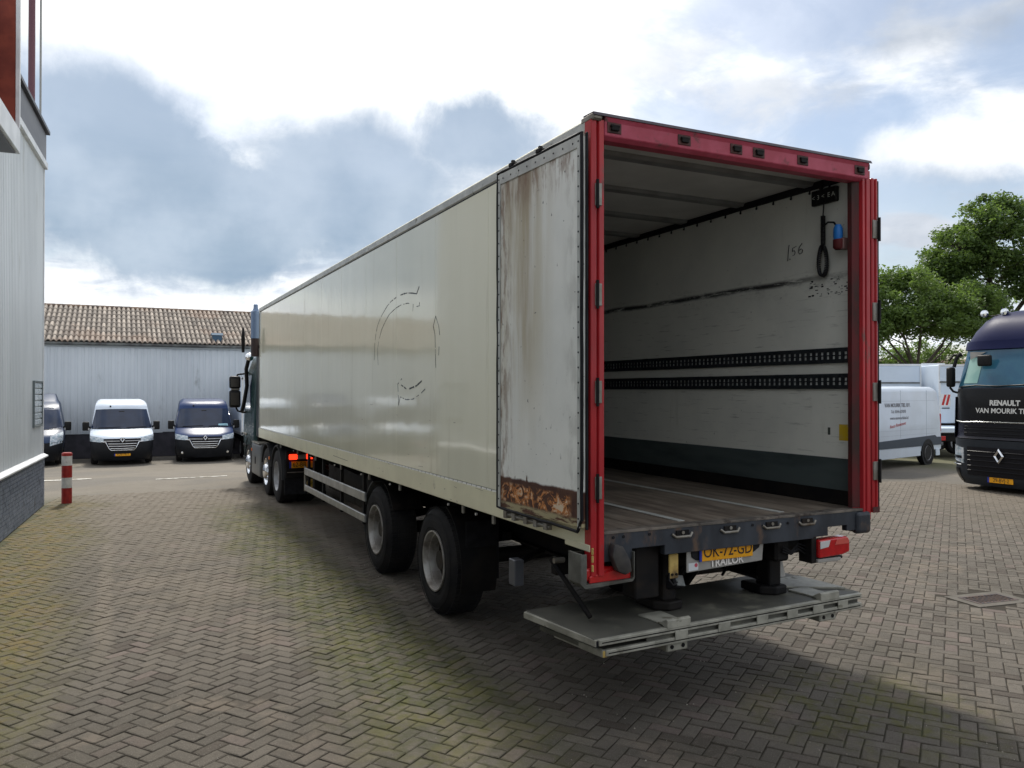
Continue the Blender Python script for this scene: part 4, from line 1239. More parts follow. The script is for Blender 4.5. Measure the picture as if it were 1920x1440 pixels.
# light patch stuck in the front wheel's rim
# mudguards and mudflaps
def arc(y, r, a0, a1, w0, w1, nm, m, th=.012, n=18):
    pts = [(y + r * math.cos(R(a0 + (a1 - a0) * i / n)), .52 + r * math.sin(R(a0 + (a1 - a0) * i / n))) for i in range(n + 1)]
    pi = [(y + (r - th) * math.cos(R(a1 + (a0 - a1) * i / n)), .52 + (r - th) * math.sin(R(a1 + (a0 - a1) * i / n))) for i in range(n + 1)]
    return MB().prism(pts + pi, 'x', w0, w1).build(nm, m, tr, smooth=40)
arc(4.98, .60, -12, 70, .07, .46, 'mudguard', mat('grey mudguard', (.10, .105, .105), .5, col2=(.06, .06, .06), ns=6.))
arc(3.0, .60, 110, 200, .10, .46, 'mudguard', CHAS)
arc(4.98, .60, 105, 150, .10, .46, 'mudguard', CHAS)
box('mudflap', RUB, tr, .16, .50, 2.44, 2.452, .42, .98, .004)
# chassis beams and cross members
for x in (.78, WT - .78):
    mb = MB(); mb.box(x - .07, x + .07, .3, 12.8, .74, .76).box(x - .07, x + .07, .3, 12.8, 1.14, 1.16).box(x - .01, x + .01, .3, 12.8, .76, 1.14)
    mb.build('chassis_beam', CHAS, tr)
y = .5
while y < 13.5:
    MB().box(.04, WT - .04, y - .02, y + .02, 1.16, 1.245).build('cross_member', CHAS, tr); y += .62
box('underfloor', CHAS, tr, .03, WT - .03, .05, LT - .02, 1.247, 1.2495, 0)
for k, (x0, x1, y0, y1, z0, z1) in enumerate(((.30, .95, 6.0, 7.6, .55, 1.05), (1.5, 2.2, 6.3, 8.4, .5, 1.05), (.35, .8, 7.9, 8.7, .6, 1.05), (1.3, 2.1, 1.0, 1.9, .62, 1.0))):
    MB().box(x0, x1, y0, y1, z0, z1).build('pallet_locker' if k < 2 else 'air_tank', CHAS, tr, bevel=.03, seg=2)
for x in (.5, WT - .5):        # landing legs
    MB().box(x - .07, x + .07, 10.1, 10.26, .38, 1.2).build('landing_leg', CHAS, tr, bevel=.008)
    MB().box(x - .13, x + .13, 10.03, 10.33, .34, .38).build('landing_foot', CHAS, tr, bevel=.008)
# side guard
for z0, z1 in ((.81, .925), (.55, .645)):
    box('guard_rail', ALU, tr, .015, .045, 5.36, 8.95, z0, z1, .006)
    box('guard_rail', ALU, tr, WT - .045, WT - .015, 5.36, 8.95, z0, z1, .006)
MB().box(.018, .048, 8.95, 9.0, .53, .945).build('guard_end', GALV, tr, bevel=.006)
for y in (5.55, 6.7, 7.8, 8.85):
    MB().box(.05, .09, y - .03, y + .03, .5, 1.18).build('guard_post', CHAS, tr, bevel=.004)
    MB().bar((.07, y, 1.15), (.55, y, .9), .04, .05).build('guard_brace', CHAS, tr)
for y in (1.55, 2.2, 4.0, 5.2, 6.6, 8.2, 9.6, 11.2):
    MB().box(.022, .045, y - .02, y + .02, 1.10, 1.172).build('rail_clip', GALV, tr, bevel=.004)
    MB().lathe([(-.006, .0), (-.006, .012), (.01, .012)], (.026, y + .35, 1.135), 'x', 10).build('side_marker', CLRL, tr)
# tail lift ------------------------------------------------------------
PZ = .64
tl = bpy.data.objects.new('tail_lift', None); COL.objects.link(tl); tl.parent = tr
_rt = Matrix.Rotation(R(2.6), 3, 'Z'); _pv = Vector((-.06, -.16, 0))
tl.location = _pv - _rt @ _pv; tl.rotation_euler = (0, 0, R(2.6))
plat = [(-.10, .62), (-.02, -.16), (2.44, -.16), (2.50, -.02), (2.40, .40), (2.12, .66), (.0, .66)]
pl = MB().prism([(-.11, .63), (-.06, -.155), (2.43, -.155), (2.43, .62), (2.1, .66)], 'z', PZ - .035, PZ).build('lift_platform', LIFT, tl, bevel=.003)
# leading lip that tapers to the left
for s_, zt, xo in ((0, PZ - .003, .0), (1, PZ - .075, .05)):
    MB().box(-.04 + xo, 2.42, -.185, -.150, zt - .040, zt).build('platform_edge', LIFTE, tl, bevel=.004)
    MB().box(-.02 + xo, 2.40, -.1865, -.1855, zt - .024, zt - .017).build('edge_groove', CHAS, tl)
    m1 = MB(); m1.bar((-.118 + xo * 1.6, .62 - s_ * .28, zt - .024), (-.045 + xo, -.17, zt - .024), .030, .045, (0, 0, 1)); m1.build('side_edge', LIFTE, tl, bevel=.004)
MB().prism([(-.07, .50), (-.01, -.15), (2.41, -.15), (2.41, .50)], 'z', PZ - .112, PZ - .078).build('lower_leaf', LIFT, tl, bevel=.003)
MB().box(-.055, .02, -.175, -.125, PZ - .05, PZ - .010).build('end_cap', RUB, tl, bevel=.004)
MB().box(-.005, .03, -.176, -.13, PZ - .122, PZ - .080).build('end_cap', YELS, tl, bevel=.004)
MB().box(.35, 2.40, -.160, -.150, PZ - .078, PZ - .042).build('edge_channel', LIFT, tl)
for x in (.62, 1.0, 1.36, 1.66, 1.93, 2.20):
    MB().box(x - .055, x + .055, -.192, -.1845, PZ - .092, PZ - .030).build('hinge_plate', LIFTE, tl, bevel=.003)
for x in (.60, 2.06):
    MB().prism([(x - .10, .13), (x - .09, .0), (x - .09, -.17), (x + .09, -.17), (x + .10, .13)], 'z', PZ + .001, PZ + .012).build('hinge_base', LIFTE, tl, bevel=.002)
    MB().prism([(-.19, PZ - .01), (-.19, PZ + .045), (-.17, PZ + .052), (-.10, PZ + .01)], 'x', x - .10, x + .10).build('hinge_bracket', LIFTE, tl, bevel=.004)
    MB().box(x - .08, x + .10, -.16, -.02, PZ - .175, PZ - .113).build('arm_bracket', LIFTE, tl, bevel=.008)
    for q in (-.04, .055):
        MB().lathe([(-.166, .0), (-.166, .014), (-.16, .014)], (x + q, 0, PZ - .142), 'y', 10).build('bracket_bolt', CHAS, tl)
MB().prism([(2.0, .42), (2.0, .20), (2.40, -.05), (2.40, .42)], 'z', PZ + .001, PZ + .016).build('wedge_plate', LIFTE, tl, bevel=.002)
# lift arms, cylinders and pads
for x, f_ in ((.78, 0), (1.78, 1)):
    MB().box(x - .06, x + .06, .18, .34, PZ + .06, 1.14).build('lift_post', CHAS, tr, bevel=.02, seg=2)
    MB().prism([(x - .12, .44), (x - .12, .22), (x - .03, .14), (x + .10, .16), (x + .10, .44)], 'z', PZ + .002, PZ + .07).build('lift_pad', CHAS, tr, bevel=.015, seg=2)
MB().tube([(1.86, .22, PZ + .12), (1.85, .26, .94)], .045, 10).build('work_lamp_arm', GREYP, tr, smooth=40)
for x in (1.20, 1.36, 1.02):
    MB().bar((x - .16, .20, 1.10), (x + .17, .95, .60), .05, .08).build('lift_arm', CHAS, tr, bevel=.01)
MB().tube([(1.50, .30, 1.08), (1.54, .4, .9), (1.62, .6, .72)], .012, 6).build('hose', CABL, tr, smooth=50)
MB().tube([(.3, .3, .98), (WT - .3, .3, .98)], .07, 14).build('lift_tube', CHAS, tr, smooth=40)
MB().box(1.66, 1.80, .05, .20, .92, 1.09).build('lift_bearing', CHAS, tr, bevel=.02)
# black column left of the yellow strip
MB().box(.40, .60, .06, .22, .78, 1.155).build('lift_column', CHAS, tr, bevel=.01)
ys = MB().box(.655, .735, .02, .035, .905, 1.075).build('yellow_strip', YELS, tr, bevel=.006)
for q in (.677, .713):
    MB().lathe([(.012, .0), (.012, .009), (.02, .009)], (q, 0, .935), 'y', 10).build('strip_bolt', CHAS, ys)
MB().tube([(.655, .02, .95), (.65, .015, .90), (.68, .01, .865), (.72, .015, .88)], .006, 6).build('strip_cable', CABL, tr, smooth=50)
wl = MB().prism([(-.06, -.045), (.06, -.045), (.075, .045), (-.075, .045)], 'y', -.02, .07).build('work_lamp', RUB, tr, bevel=.012)
wl.location = (.83, .16, .845); wl.rotation_euler = (R(-25), R(12), R(20))
MB().box(-.05, .05, -.026, -.02, -.04, .035).build('lamp_glass', mat('dusty lamp glass', (.20, .22, .22), .2, col2=(.3, .31, .3), ns=20.), wl)
# side lamp under the floor at left, silver filler, frame stay
MB().box(-.02, .06, 1.05, 1.16, .70, .90).build('side_lamp_plate', mat('dull lamp plate', (.10, .105, .12), .4, .3), tr, bevel=.006)
MB().tube([(.06, 1.15, .86), (.35, 1.3, .90)], .03, 8).build('lamp_arm', CHAS, tr)
MB().lathe([(-.03, .0), (-.03, .02), (.05, .02)], (.0, .42, 1.02), 'x', 10).build('filler_cap', GALV, tr)
MB().tube([(.02, .55, 1.0), (.10, .15, .68)], .018, 8).build('stay', CHAS, tr, smooth=40)
MB().box(.1, WT - .1, .62, .70, .86, .98).build('underrun_bar', CHAS, tr, bevel=.008)

# rear lamps -----------------------------------------------------------
t0 = MB(); x0, x1, z0, z1 = -.10, .31, .945, 1.165
fr = MB().prism([(-.10, 1.155), (-.10, .965), (-.065, .93), (.30, .945), (.315, .965), (.315, 1.14), (.305, 1.14), (.305, .975), (.295, .962), (-.05, .955), (-.085, .98), (-.085, 1.155)], 'y', -.06, .10)
lampL = fr.build('rear_lamp', mat('dirty lamp tray', (.13, .13, .115), .55, col2=(.08, .08, .07), ns=6., dirt=(.05, .045, .035), dlo=.5, dhi=.7), tr, bevel=.002, label='left rear lamp in a grey steel tray, red lens half hidden')
MB().box(-.095, -.045, -.045, -.04, .96, 1.15).build('lamp_flange', MATS['dirty lamp tray'], lampL, bevel=.002)
MB().box(-.05, .25, -.02, .06, .965, 1.05).build('lens', REDL, lampL, bevel=.015, seg=2)
MB().prism([(-.02, .955), (.30, .96), (.30, 1.0), (.16, 1.03), (-.02, 1.0)], 'y', -.035, -.02).build('lens', REDL, lampL, bevel=.005)
MB().box(-.08, .31, .061, .075, .94, 1.15).build('tray_back', CHAS, lampL)
lampR = MB().prism([(1.935, 1.135), (1.935, .90), (2.26, .915), (2.26, .935), (1.985, .93), (1.985, 1.135)], 'y', -.03, .10).build('rear_lamp', CHAS, tr, bevel=.003, label='right rear lamp, red lens with clear reversing section')
MB().prism([(1.99, 1.075), (2.28, 1.085), (2.31, 1.06), (2.31, .965), (2.24, .948), (1.99, .938)], 'y', -.055, .03).build('lens', REDL, lampR, bevel=.012, seg=2)
MB().prism([(1.995, 1.065), (2.10, 1.068), (2.08, 1.02), (1.995, 1.01)], 'y', -.060, -.0555).build('clear_lens', CLRL, lampR, bevel=.001)
MB().prism([(2.17, 1.07), (2.285, 1.075), (2.295, 1.03), (2.15, 1.03)], 'y', -.059, -.0555).build('lens_facet', mat('pink facet', (.55, .10, .08), .2), lampR, bevel=.001)
MB().box(1.98, 2.22, -.05, .06, .905, .93).build('lamp_shelf', GREYP, lampR, bevel=.003)
for k in range(3):
    MB().tube([(1.70, .03, 1.04 - k * .02), (1.78, .02, 1.0 - k * .012), (1.86, .03, 1.05 - k * .02), (1.94, .03, 1.02 - k * .03)], .006, 6).build('lamp_cable', CABL, tr, smooth=50)
# number plate and grey white panel
gp = MB().prism([(.80, 1.12), (.80, .935), (1.49, .96), (1.505, 1.12)], 'y', .015, .025).build('plate_holder', GREYP, tr, bevel=.003)
MB().prism([(.83, 1.12), (.84, 1.04), (.88, 1.015), (1.40, 1.03), (1.455, 1.06), (1.47, 1.12)], 'y', .009, .0145).build('holder_recess', RUB, gp)
npl = MB().box(.92, 1.385, -.002, .004, 1.005, 1.118).build('number_plate', YELP, tr, bevel=.002)
MB().box(.90, .9195, -.002, .004, 1.005, 1.118).build('plate_band', EUB, npl)
text('plate_text', 'OK-72-GD', .118, INK, npl, (1.155, -.0035, 1.066), (1, 0, 0), (0, 0, 1), .0008, sx=.82)
text('maker_text', 'TRAILOR', .075, mat('white lettering', (.72, .68, .64), .5), gp, (1.15, .0075, .985), (1, 0, .03), (-.03, 0, 1), .001, sx=1.0, bold=.002)
stk = MB().prism([(.815, 1.0), (.815, .945), (.90, .948), (.90, 1.0)], 'y', .0135, .0145).build('small_sticker', mat('white sticker', (.60, .62, .64), .5), gp)
MB().lathe([(.0125, .0), (.0125, .014), (.0134, .014)], (.88, 0, .982), 'y', 14).build('sticker_dot', mat('pink dot', (.50, .08, .12), .5), stk)
# remains of a removed round logo on the side: broken outlines on the panels
def arcpts(cy, cz, ry, rz, a0, a1, n=20):
    return [(cy + ry * math.cos(R(a0 + (a1 - a0) * i / n)), cz + rz * math.sin(R(a0 + (a1 - a0) * i / n))) for i in range(n + 1)]
lines = []
LOG = {
    'a': [(4.888, 2.562), (4.877, 2.66), (4.867, 2.765), (4.82, 2.87), (4.762, 2.961), (4.65, 3.04), (4.524, 3.101), (4.38, 3.16), (4.233, 3.201), (4.048, 3.226)],
    'b': [(3.899, 3.236), (3.78, 3.238), (3.669, 3.235), (3.5, 3.215), (3.371, 3.194), (3.293, 3.258)],
    'c': [(4.726, 2.5), (4.745, 2.6), (4.747, 2.698), (4.68, 2.81), (4.59, 2.909), (4.45, 2.99), (4.296, 3.062), (4.16, 3.09), (4.018, 3.114), (3.869, 3.128)],
    'd': [(3.869, 3.128), (3.65, 3.125), (3.477, 3.099), (3.488, 3.026)],
    'e': [(3.371, 3.063), (3.282, 3.063), (3.282, 3.098)],
    'f': [(2.818, 2.92), (2.883, 2.826), (2.836, 2.74), (2.827, 2.616)], 'g': [(2.827, 2.6), (2.82, 2.5), (2.813, 2.423)],
    'h': [(2.818, 2.92), (2.735, 2.816), (2.708, 2.732)], 'i': [(2.726, 2.62), (2.735, 2.539)],
    'j': [(3.81, 2.343), (3.986, 2.27), (3.965, 2.15), (3.956, 2.038), (3.897, 2.131), (3.696, 2.102), (3.476, 2.111), (3.266, 2.162), (3.115, 2.213)],
    'k': [(3.868, 2.26), (3.696, 2.218)], 'l': [(3.596, 2.218), (3.37, 2.249), (3.215, 2.296)]}
rl = random.Random(11)
mb = MB()
for key, l in LOG.items():
    w0 = {'b': .012, 'l': .014, 'k': .014, 'j': .009}.get(key, .0075)
    for a, b in zip(l[:-1], l[1:]):
        n = max(2, int(math.hypot(a[0] - b[0], a[1] - b[1]) / .035))
        for i in range(n):
            if rl.random() < (.30 if key in 'degij' else .10):
                continue
            p = (a[0] + (b[0] - a[0]) * i / n, a[1] + (b[1] - a[1]) * i / n); q = (a[0] + (b[0] - a[0]) * (i + 1.05) / n, a[1] + (b[1] - a[1]) * (i + 1.05) / n)
            mb.bar((-.0006, p[0], p[1]), (-.0006, q[0], q[1]), .0012, w0 * rl.uniform(.7, 1.4), up=(0, 0, 1) if abs(p[0] - q[0]) > .3 * abs(p[1] - q[1]) else (0, 1, 0))
# bar() puts its width across the 'up' axis; strokes lie 0.6 mm proud of the panel
tag(mb.build('logo_outline', LOGO, tr), kind='stuff')
# ================================================================ vehicles
GLASS = mat('dark tinted glass', (.008, .016, .040), .06, col2=(.014, .026, .06), ns=1.5, spec=.45)
CHROME = mat('chrome', (.85, .87, .90), .15, 1., col2=(.7, .72, .75), ns=6.)
HEADL = mat('headlamp glass', (.26, .33, .38), .12, .2, col2=(.55, .58, .62), ns=14., coat=.5)
GRILLE = mat('grille black', (.006, .006, .009), .45, spec=.2)
BUMP = mat('black bumper plastic', (.008, .009, .012), .55, col2=(.012, .013, .016), ns=4., spec=.2)
STEELW = mat('steel wheel silver', (.42, .43, .45), .4, .2, col2=(.30, .30, .31), ns=8.)
PAINTW = mat('white van paint', (.60, .67, .77), .32, coat=.0, spec=.3, col2=(.55, .61, .69), ns=1.)
PAINTB = mat('dark blue van paint', (.018, .040, .120), .38, .0, coat=.0, spec=.16, col2=(.018, .038, .11), ns=1.)
PAINTG = mat('blue grey van paint', (.035, .06, .12), .38, .0, coat=.0, spec=.16, col2=(.04, .06, .115), ns=1.)
WHITE = mat('white truck body', (.60, .68, .78), .4, col2=(.54, .62, .72), ns=.8, dirt=(.46, .50, .55), dlo=.6, dhi=.85, dscale=1.2)
REDLIT = mat('lit red lamp', (.6, .02, .01), .3, emis=(1., .035, .01), es=2.2)
AMB = mat('amber lamp', (.75, .18, .03), .3)


def interp(tab, z):
    if z <= tab[0][0]: return tab[0][1]
    for (a, va), (b, vb) in zip(tab[:-1], tab[1:]):
        if z <= b:
            return va + (vb - va) * (z - a) / (b - a)
    return tab[-1][1]


class Shell:
    """vehicle body lofted from level sections; front looks to -Y, centred on x=0"""
    def __init__(s, front, width, yb, wrap=.35, pw=5., top=None):
        s.f = front; s.w = width; s.yb = yb; s.wrap = wrap; s.pw = pw

    def P(s, u, z, off=0.):
        w = interp(s.w, z); y0 = interp(s.f, z)
        wr = interp(s.wrap, z) if isinstance(s.wrap, list) else s.wrap
        return Vector((u * w * (1 + off * .3), y0 + wr * abs(u) ** s.pw - off, z + off * .25))

    def S(s, side, y, z, off=0.):
        w = interp(s.w, z)
        return Vector((side * (w + off), y, z))

    def body(s, zs, nf=21, ns=6):
        mb = MB(); rings = []
        for z in zs:
            w = interp(s.w, z); y0 = interp(s.f, z); wr = interp(s.wrap, z) if isinstance(s.wrap, list) else s.wrap
            ring = [s.P(-1 + 2 * i / (nf - 1), z) for i in range(nf)]
            yb = interp(s.yb, z) if isinstance(s.yb, list) else s.yb
            ys_ = y0 + wr
            for i in range(1, ns + 1): ring.append(Vector((w, ys_ + (yb - .06 - ys_) * i / ns, z)))
            for t in (.97, .6, 0, -.6, -.97): ring.append(Vector((w * t, yb - (.0 if abs(t) < .9 else .01), z)))
            for i in range(ns, 0, -1): ring.append(Vector((-w, ys_ + (yb - .06 - ys_) * i / ns, z)))
            rings.append(ring)
        n = len(rings[0])
        vs = [v for r in rings for v in r]
        fs = [(i * n + k, i * n + (k + 1) % n, (i + 1) * n + (k + 1) % n, (i + 1) * n + k) for i in range(len(zs) - 1) for k in range(n)]
        fs.append(tuple((len(zs) - 1) * n + k for k in range(n))); fs.append(tuple(reversed(range(n))))
        mb.add(vs, fs); return mb

    def patch(s, u0, u1, z0, z1, off=.012, nu=12, nz=5, ucurve=None, thick=True):
        """front patch; ucurve(z,t)->scale of u"""
        mb = MB()
        def PP(i, j, o):
            z = z0 + (z1 - z0) * j / (nz - 1); u = u0 + (u1 - u0) * i / (nu - 1)
            if ucurve: u, z = ucurve(i / (nu - 1), j / (nz - 1), u, z)
            return s.P(u, z, o)
        mb.grid(lambda i, j: PP(i, j, off), nu, nz)
        # skirt back to the body
        edge = [(i, 0) for i in range(nu)] + [(nu - 1, j) for j in range(1, nz)] + [(i, nz - 1) for i in range(nu - 2, -1, -1)] + [(0, j) for j in range(nz - 2, 0, -1)]
        o = len(mb.v)
        for (i, j) in edge: mb.v.append(tuple(PP(i, j, -.01)))
        m = len(edge)
        for k in range(m):
            a = edge[k]; b = edge[(k + 1) % m]
            mb.f.append((a[0] * nz + a[1], b[0] * nz + b[1], o + (k + 1) % m, o + k)); mb.mi.append(0)
        return mb

    def side(s, sd_, poly, off=.01):
        """flat-ish polygon on the flank: poly=(y,z)"""
        mb = MB(); n = len(poly)
        vs = [s.S(sd_, y, z, off) for y, z in poly] + [s.S(sd_, y, z, -.01) for y, z in poly]
        mb.add(vs, [tuple(range(n))] + [(i, (i + 1) % n, n + (i + 1) % n, n + i) for i in range(n)])
        return mb

    def line(s, pts, r, off=.02, n=6):
        """tube along front surface points (u,z)"""
        out = []
        for (a, b) in zip(pts[:-1], pts[1:]):
            for i in range(5):
                t = i / 5; out.append(s.P(a[0] + (b[0] - a[0]) * t, a[1] + (b[1] - a[1]) * t, off))
        out.append(s.P(*pts[-1], off))
        return MB().tube(out, r, n)


def round_wheel(parent, loc, R_, w, side, m=None, n=36, spokes=0):
    e_ = bpy.data.objects.new('wheel', None); COL.objects.link(e_); e_.parent = parent; e_.location = loc
    s = side; rr = R_ * .62
    pr = [(.02, rr), (.0, rr + .02), (-.006, R_ * .8), (.015, R_ * .95), (.04, R_), (w - .04, R_), (w, R_ * .9), (w, rr)]
    MB().lathe([(-s * a, r) for a, r in pr], (0, 0, 0), 'x', n).build('tyre', TYRE, e_, smooth=38)
    mb = MB().lathe([(-s * a, r) for a, r in [(.015, rr + .005), (.0, rr), (.03, rr * .93), (.05, rr * .8), (.035, rr * .45), (.03, rr * .3), (.02, rr * .22), (.015, .0)]], (0, 0, 0), 'x', n)
    for k in range(spokes):
        t_ = 2 * math.pi * k / spokes; M = Matrix.Rotation(t_, 4, 'X')
        x0, x1 = sorted((-s * .02, -s * .05)); mb.box(x0, x1, -.025, .025, rr * .3, rr * .9, M)
    mb.build('rim', m or STEELW, e_, smooth=35)
    return e_


def diamond(parent, c, h, m, tilt=0., r=.012, name='badge', backing=True):
    """open diamond emblem"""
    w = h * .72
    e_ = MB()
    cx, cy, cz = c
    pts = [(0, h / 2), (w / 2, 0), (0, -h / 2), (-w / 2, 0)]
    o_ = [Vector((cx + x, cy + z * tilt, cz + z)) for x, z in pts]
    i_ = [Vector((cx + x * .48, cy + z * .55 * tilt - .0, cz + z * .55)) for x, z in pts]
    mid = [Vector((cx + x * .75, cy + z * .77 * tilt - r, cz + z * .77)) for x, z in pts]
    vs = o_ + mid + i_; fs = []
    for k in range(4):
        k2 = (k + 1) % 4
        fs += [(k, k2, 4 + k2, 4 + k), (4 + k, 4 + k2, 8 + k2, 8 + k)]
    e_.add(vs, fs)
    return e_.build(name, m, parent, recalc=False)


def panel_van(label, loc, rz, paint, new=True, plate=None, roof=2.31, fog=False, sticker=False, group='vans parked in front of the tiled shed', shedlen=5.1):
    t = thing('panel_van', label, 'van', loc, rz, group)
    H_ = roof
    F = [(.15, .14), (.22, .10), (.42, .02), (.60, .0), (.80, .03), (.93, .10), (1.03, .22), (1.20, .72), (1.27, .88), (1.86, 1.40), (1.98, 1.50), (2.10, 1.60), (2.20, 1.78), (2.26, 2.1), (H_, 3.0)]
    if not new:
        F = [(.22, .12), (.42, .03), (.60, .0), (.85, .04), (1.05, .22), (1.22, .62), (1.30, .85), (1.88, 1.45), (2.0, 1.6), (2.14, 1.9), (2.24, 2.4), (H_ + .1, 3.2)]; H_ = roof + .1
    Wd = [(.22, .90), (.35, .98), (.80, 1.02), (1.1, 1.03), (1.3, 1.01), (1.86, .905), (2.0, .885), (2.12, .865), (2.20, .835), (2.26, .79), (H_, .70)]
    s = Shell(F, Wd, [(.22, shedlen - .05), (2.1, shedlen), (H_, shedlen - .3)], wrap=[(.3, .42), (.9, .45), (1.2, .30), (1.86, .20), (H_, .22)], pw=4.)
    zs = [.26, .32, .42, .5, .6, .7, .8, .88, .93, .98, 1.03, 1.1, 1.2, 1.27, 1.4, 1.55, 1.7, 1.86, 1.92, 1.97, 2.04, 2.10, 2.16, 2.20, 2.23, 2.26, H_]
    s.body(zs).build('body', paint, t, smooth=50)
    # black lower bumper
    s.patch(-1, 1, .17, .80, .016, 25, 6, ucurve=lambda a, b, u, z: (u, z + (b * .06 * (abs(u) ** 3)))).build('bumper', BUMP, t, smooth=50)
    for sd_ in (-1, 1):
        s.side(sd_, [(.45, .24), (shedlen - .1, .24), (shedlen - .1, .46), (1.6, .46), (1.45, .74), (.9, .88), (.45, .86)], .012).build('side_skirt', BUMP, t, smooth=50)
    # windscreen
    s.patch(-.98, .98, 1.275, 1.97, .012, 21, 7, ucurve=lambda a, b, u, z: (u * (1 - .03 * b), z - .025 * abs(u) ** 3 * b + .015 * abs(u) ** 2 * (1 - b))).build('windscreen', GLASS, t, smooth=50)
    s.line([(-.95, 1.268), (0, 1.262), (.95, 1.268)], .013, .012).build('wiper_panel', GRILLE, t, smooth=50)
    for u0, u1 in ((-.75, -.05), (.15, .80)):
        s.line([(u0, 1.30), (u1, 1.325)], .009, .024).build('wiper', GRILLE, t)
    c = s.P(0, 1.88, .02); MB().box(c.x - .09, c.x + .09, c.y - .006, c.y + .05, 1.84, 1.90).build('inner_mirror', BLK, t, bevel=.01)
    # side windows and door seams
    for sd_ in (-1, 1):
        s.side(sd_, [(1.12, 1.30), (2.25, 1.32), (2.25, 1.86), (1.78, 1.86)], .010).build('side_window', GLASS, t, smooth=50)
        s.side(sd_, [(1.02, .50), (2.32, .50), (2.32, 1.28), (1.02, 1.24)], .004).build('front_door', paint, t, smooth=50)
        s.side(sd_, [(2.5, .50), (shedlen - .35, .50), (shedlen - .35, 1.95), (2.5, 1.95)], .004).build('load_panel', paint, t, smooth=50)
        # mirror
        mr = MB().box(sd_ * 1.06 if sd_ > 0 else -1.28, 1.28 if sd_ > 0 else -1.06, 1.16, 1.26, 1.20, 1.52).build('mirror', BLK, t, bevel=.035, seg=3, smooth=60)
        MB().bar((sd_ * .98, 1.28, 1.30), (sd_ * 1.10, 1.22, 1.33), .06, .07).build('mirror_arm', BUMP, mr)
        MB().box(min(sd_ * 1.065, sd_ * 1.09), max(sd_ * 1.065, sd_ * 1.09), 1.155, 1.165, 1.22, 1.30).build('mirror_lamp', CLRL, mr)
        # wheels
        round_wheel(t, (sd_ * 1.0, .98, .34), .34, .23, sd_, n=28, spokes=6)
        round_wheel(t, (sd_ * 1.0, shedlen - 1.0, .34), .34, .23, sd_, n=28, spokes=6)
    if new:
        for sd_ in (-1, 1):
            s.patch(sd_ * .58, sd_ * 1.0, .82, 1.02, .016, 9, 5, ucurve=lambda a, b, u, z: (u, z + .03 * a - .05 * (1 - a) * b)).build('headlight', HEADL, t, smooth=50)
        s.patch(-.58, .58, .54, .94, .020, 17, 6, ucurve=lambda a, b, u, z: (u * (.68 + .32 * min(b * 1.7, 1)), z)).build('grille', GRILLE, t, smooth=50)
        for z, w in ((.60, .38), (.68, .42), (.76, .44), (.86, .56)):
            s.line([(-w, z), (0, z - .008), (w, z)], .011 if z < .8 else .009, .030).build('grille_bar', CHROME, t, smooth=50)
        s.line([(-.66, .84), (-.52, .825), (-.42, .60), (-.36, .535), (.36, .535), (.42, .60), (.52, .825), (.66, .84)], .015, .030).build('chrome_surround', CHROME, t, smooth=50)
        bd = MB().lathe([(-.06, .0), (-.058, .085), (-.02, .10), (.03, .10)], s.P(0, .885), 'y', 20).build('badge_mount', GRILLE, t, smooth=40)
        c = s.P(0, .885, .075); diamond(bd, (c.x, c.y, c.z), .20, CHROME, .1)
        if fog:
            for sd_ in (-1, 1):
                c = s.P(sd_ * .80, .36, .015); MB().lathe([(-.02, .0), (-.018, .042), (.02, .05)], c, 'y', 14).build('fog_light', CHROME, t, smooth=40)
    else:
        for sd_ in (-1, 1):
            s.patch(sd_ * .62, sd_ * 1.0, .80, 1.14, .016, 9, 6, ucurve=lambda a, b, u, z: (u, z - .10 * (1 - a) + .04 * a * b)).build('headlight', HEADL, t, smooth=50)
        s.patch(-.50, .50, .55, .78, .020, 13, 5).build('grille', GRILLE, t, smooth=50)
        for z in (.60, .68, .75):
            s.line([(-.45, z), (.45, z)], .008, .028).build('grille_bar', CHROME, t, smooth=50)
        c = s.P(0, .90, .03); diamond(t, (c.x, c.y, c.z), .16, CHROME, .3)
        s.line([(-.80, 2.02), (0, 2.03), (.80, 2.02)], .012, .01).build('roof_seam', CHROME, t, smooth=50)
    c = s.P(-.42, 2.06, .03)
    MB().box(c.x - .025, c.x + .025, c.y - .01, c.y + .05, c.z - .03, c.z + .03).build('roof_lamp', BLK, t, bevel=.008)
    if plate:
        y = s.P(0, .36).y - .035
        pl_ = MB().box(-.26, .26, y, y + .014, .335, .445).build('number_plate', YELP, t, bevel=.003)
        MB().box(-.26, -.225, y - .0015, y - .0005, .338, .442).build('plate_band', EUB, pl_)
        text('plate_text', plate, .115, INK, pl_, (.015, y - .002, .39), (1, 0, 0), (0, 0, 1), .0008, sx=.85)
    if sticker:
        s.patch(.50, .84, 1.30, 1.38, .020, 5, 3).build('dash_paper', mat('pale blue paper', (.30, .52, .62), .6), t)
    return t


VG = gz(0, 27.4)
panel_van('white panel van with yellow number plate, nose to the yard, between two blue vans', (-2.60, 27.2, VG), R(1.0), PAINTW, True, 'VDS-79-T')
panel_van('dark blue panel van with chrome grille and pale blue paper behind the windscreen', (.16, 27.25, VG), R(-3.0), PAINTB, True, None, fog=True, sticker=True)
panel_van('older blue panel van half hidden by the grey hall corner', (-5.52, 27.9, gz(0, 28)), R(2), PAINTG, False, None, roof=2.42)
# more vans of the row, hidden behind the hall but mirrored in the trailer side
panel_van('white van fourth from the trailer, seen only reflected in the trailer side', (-8.3, 27.4, VG), R(0), PAINTW, True, None)
panel_van('blue grey van fifth from the trailer, seen only reflected in the trailer side', (-11.1, 27.3, VG), R(0), PAINTG, True, None)
panel_van('dark blue van sixth from the trailer, seen only reflected in the trailer side', (-14.0, 27.3, VG), R(1), PAINTB, True, None)


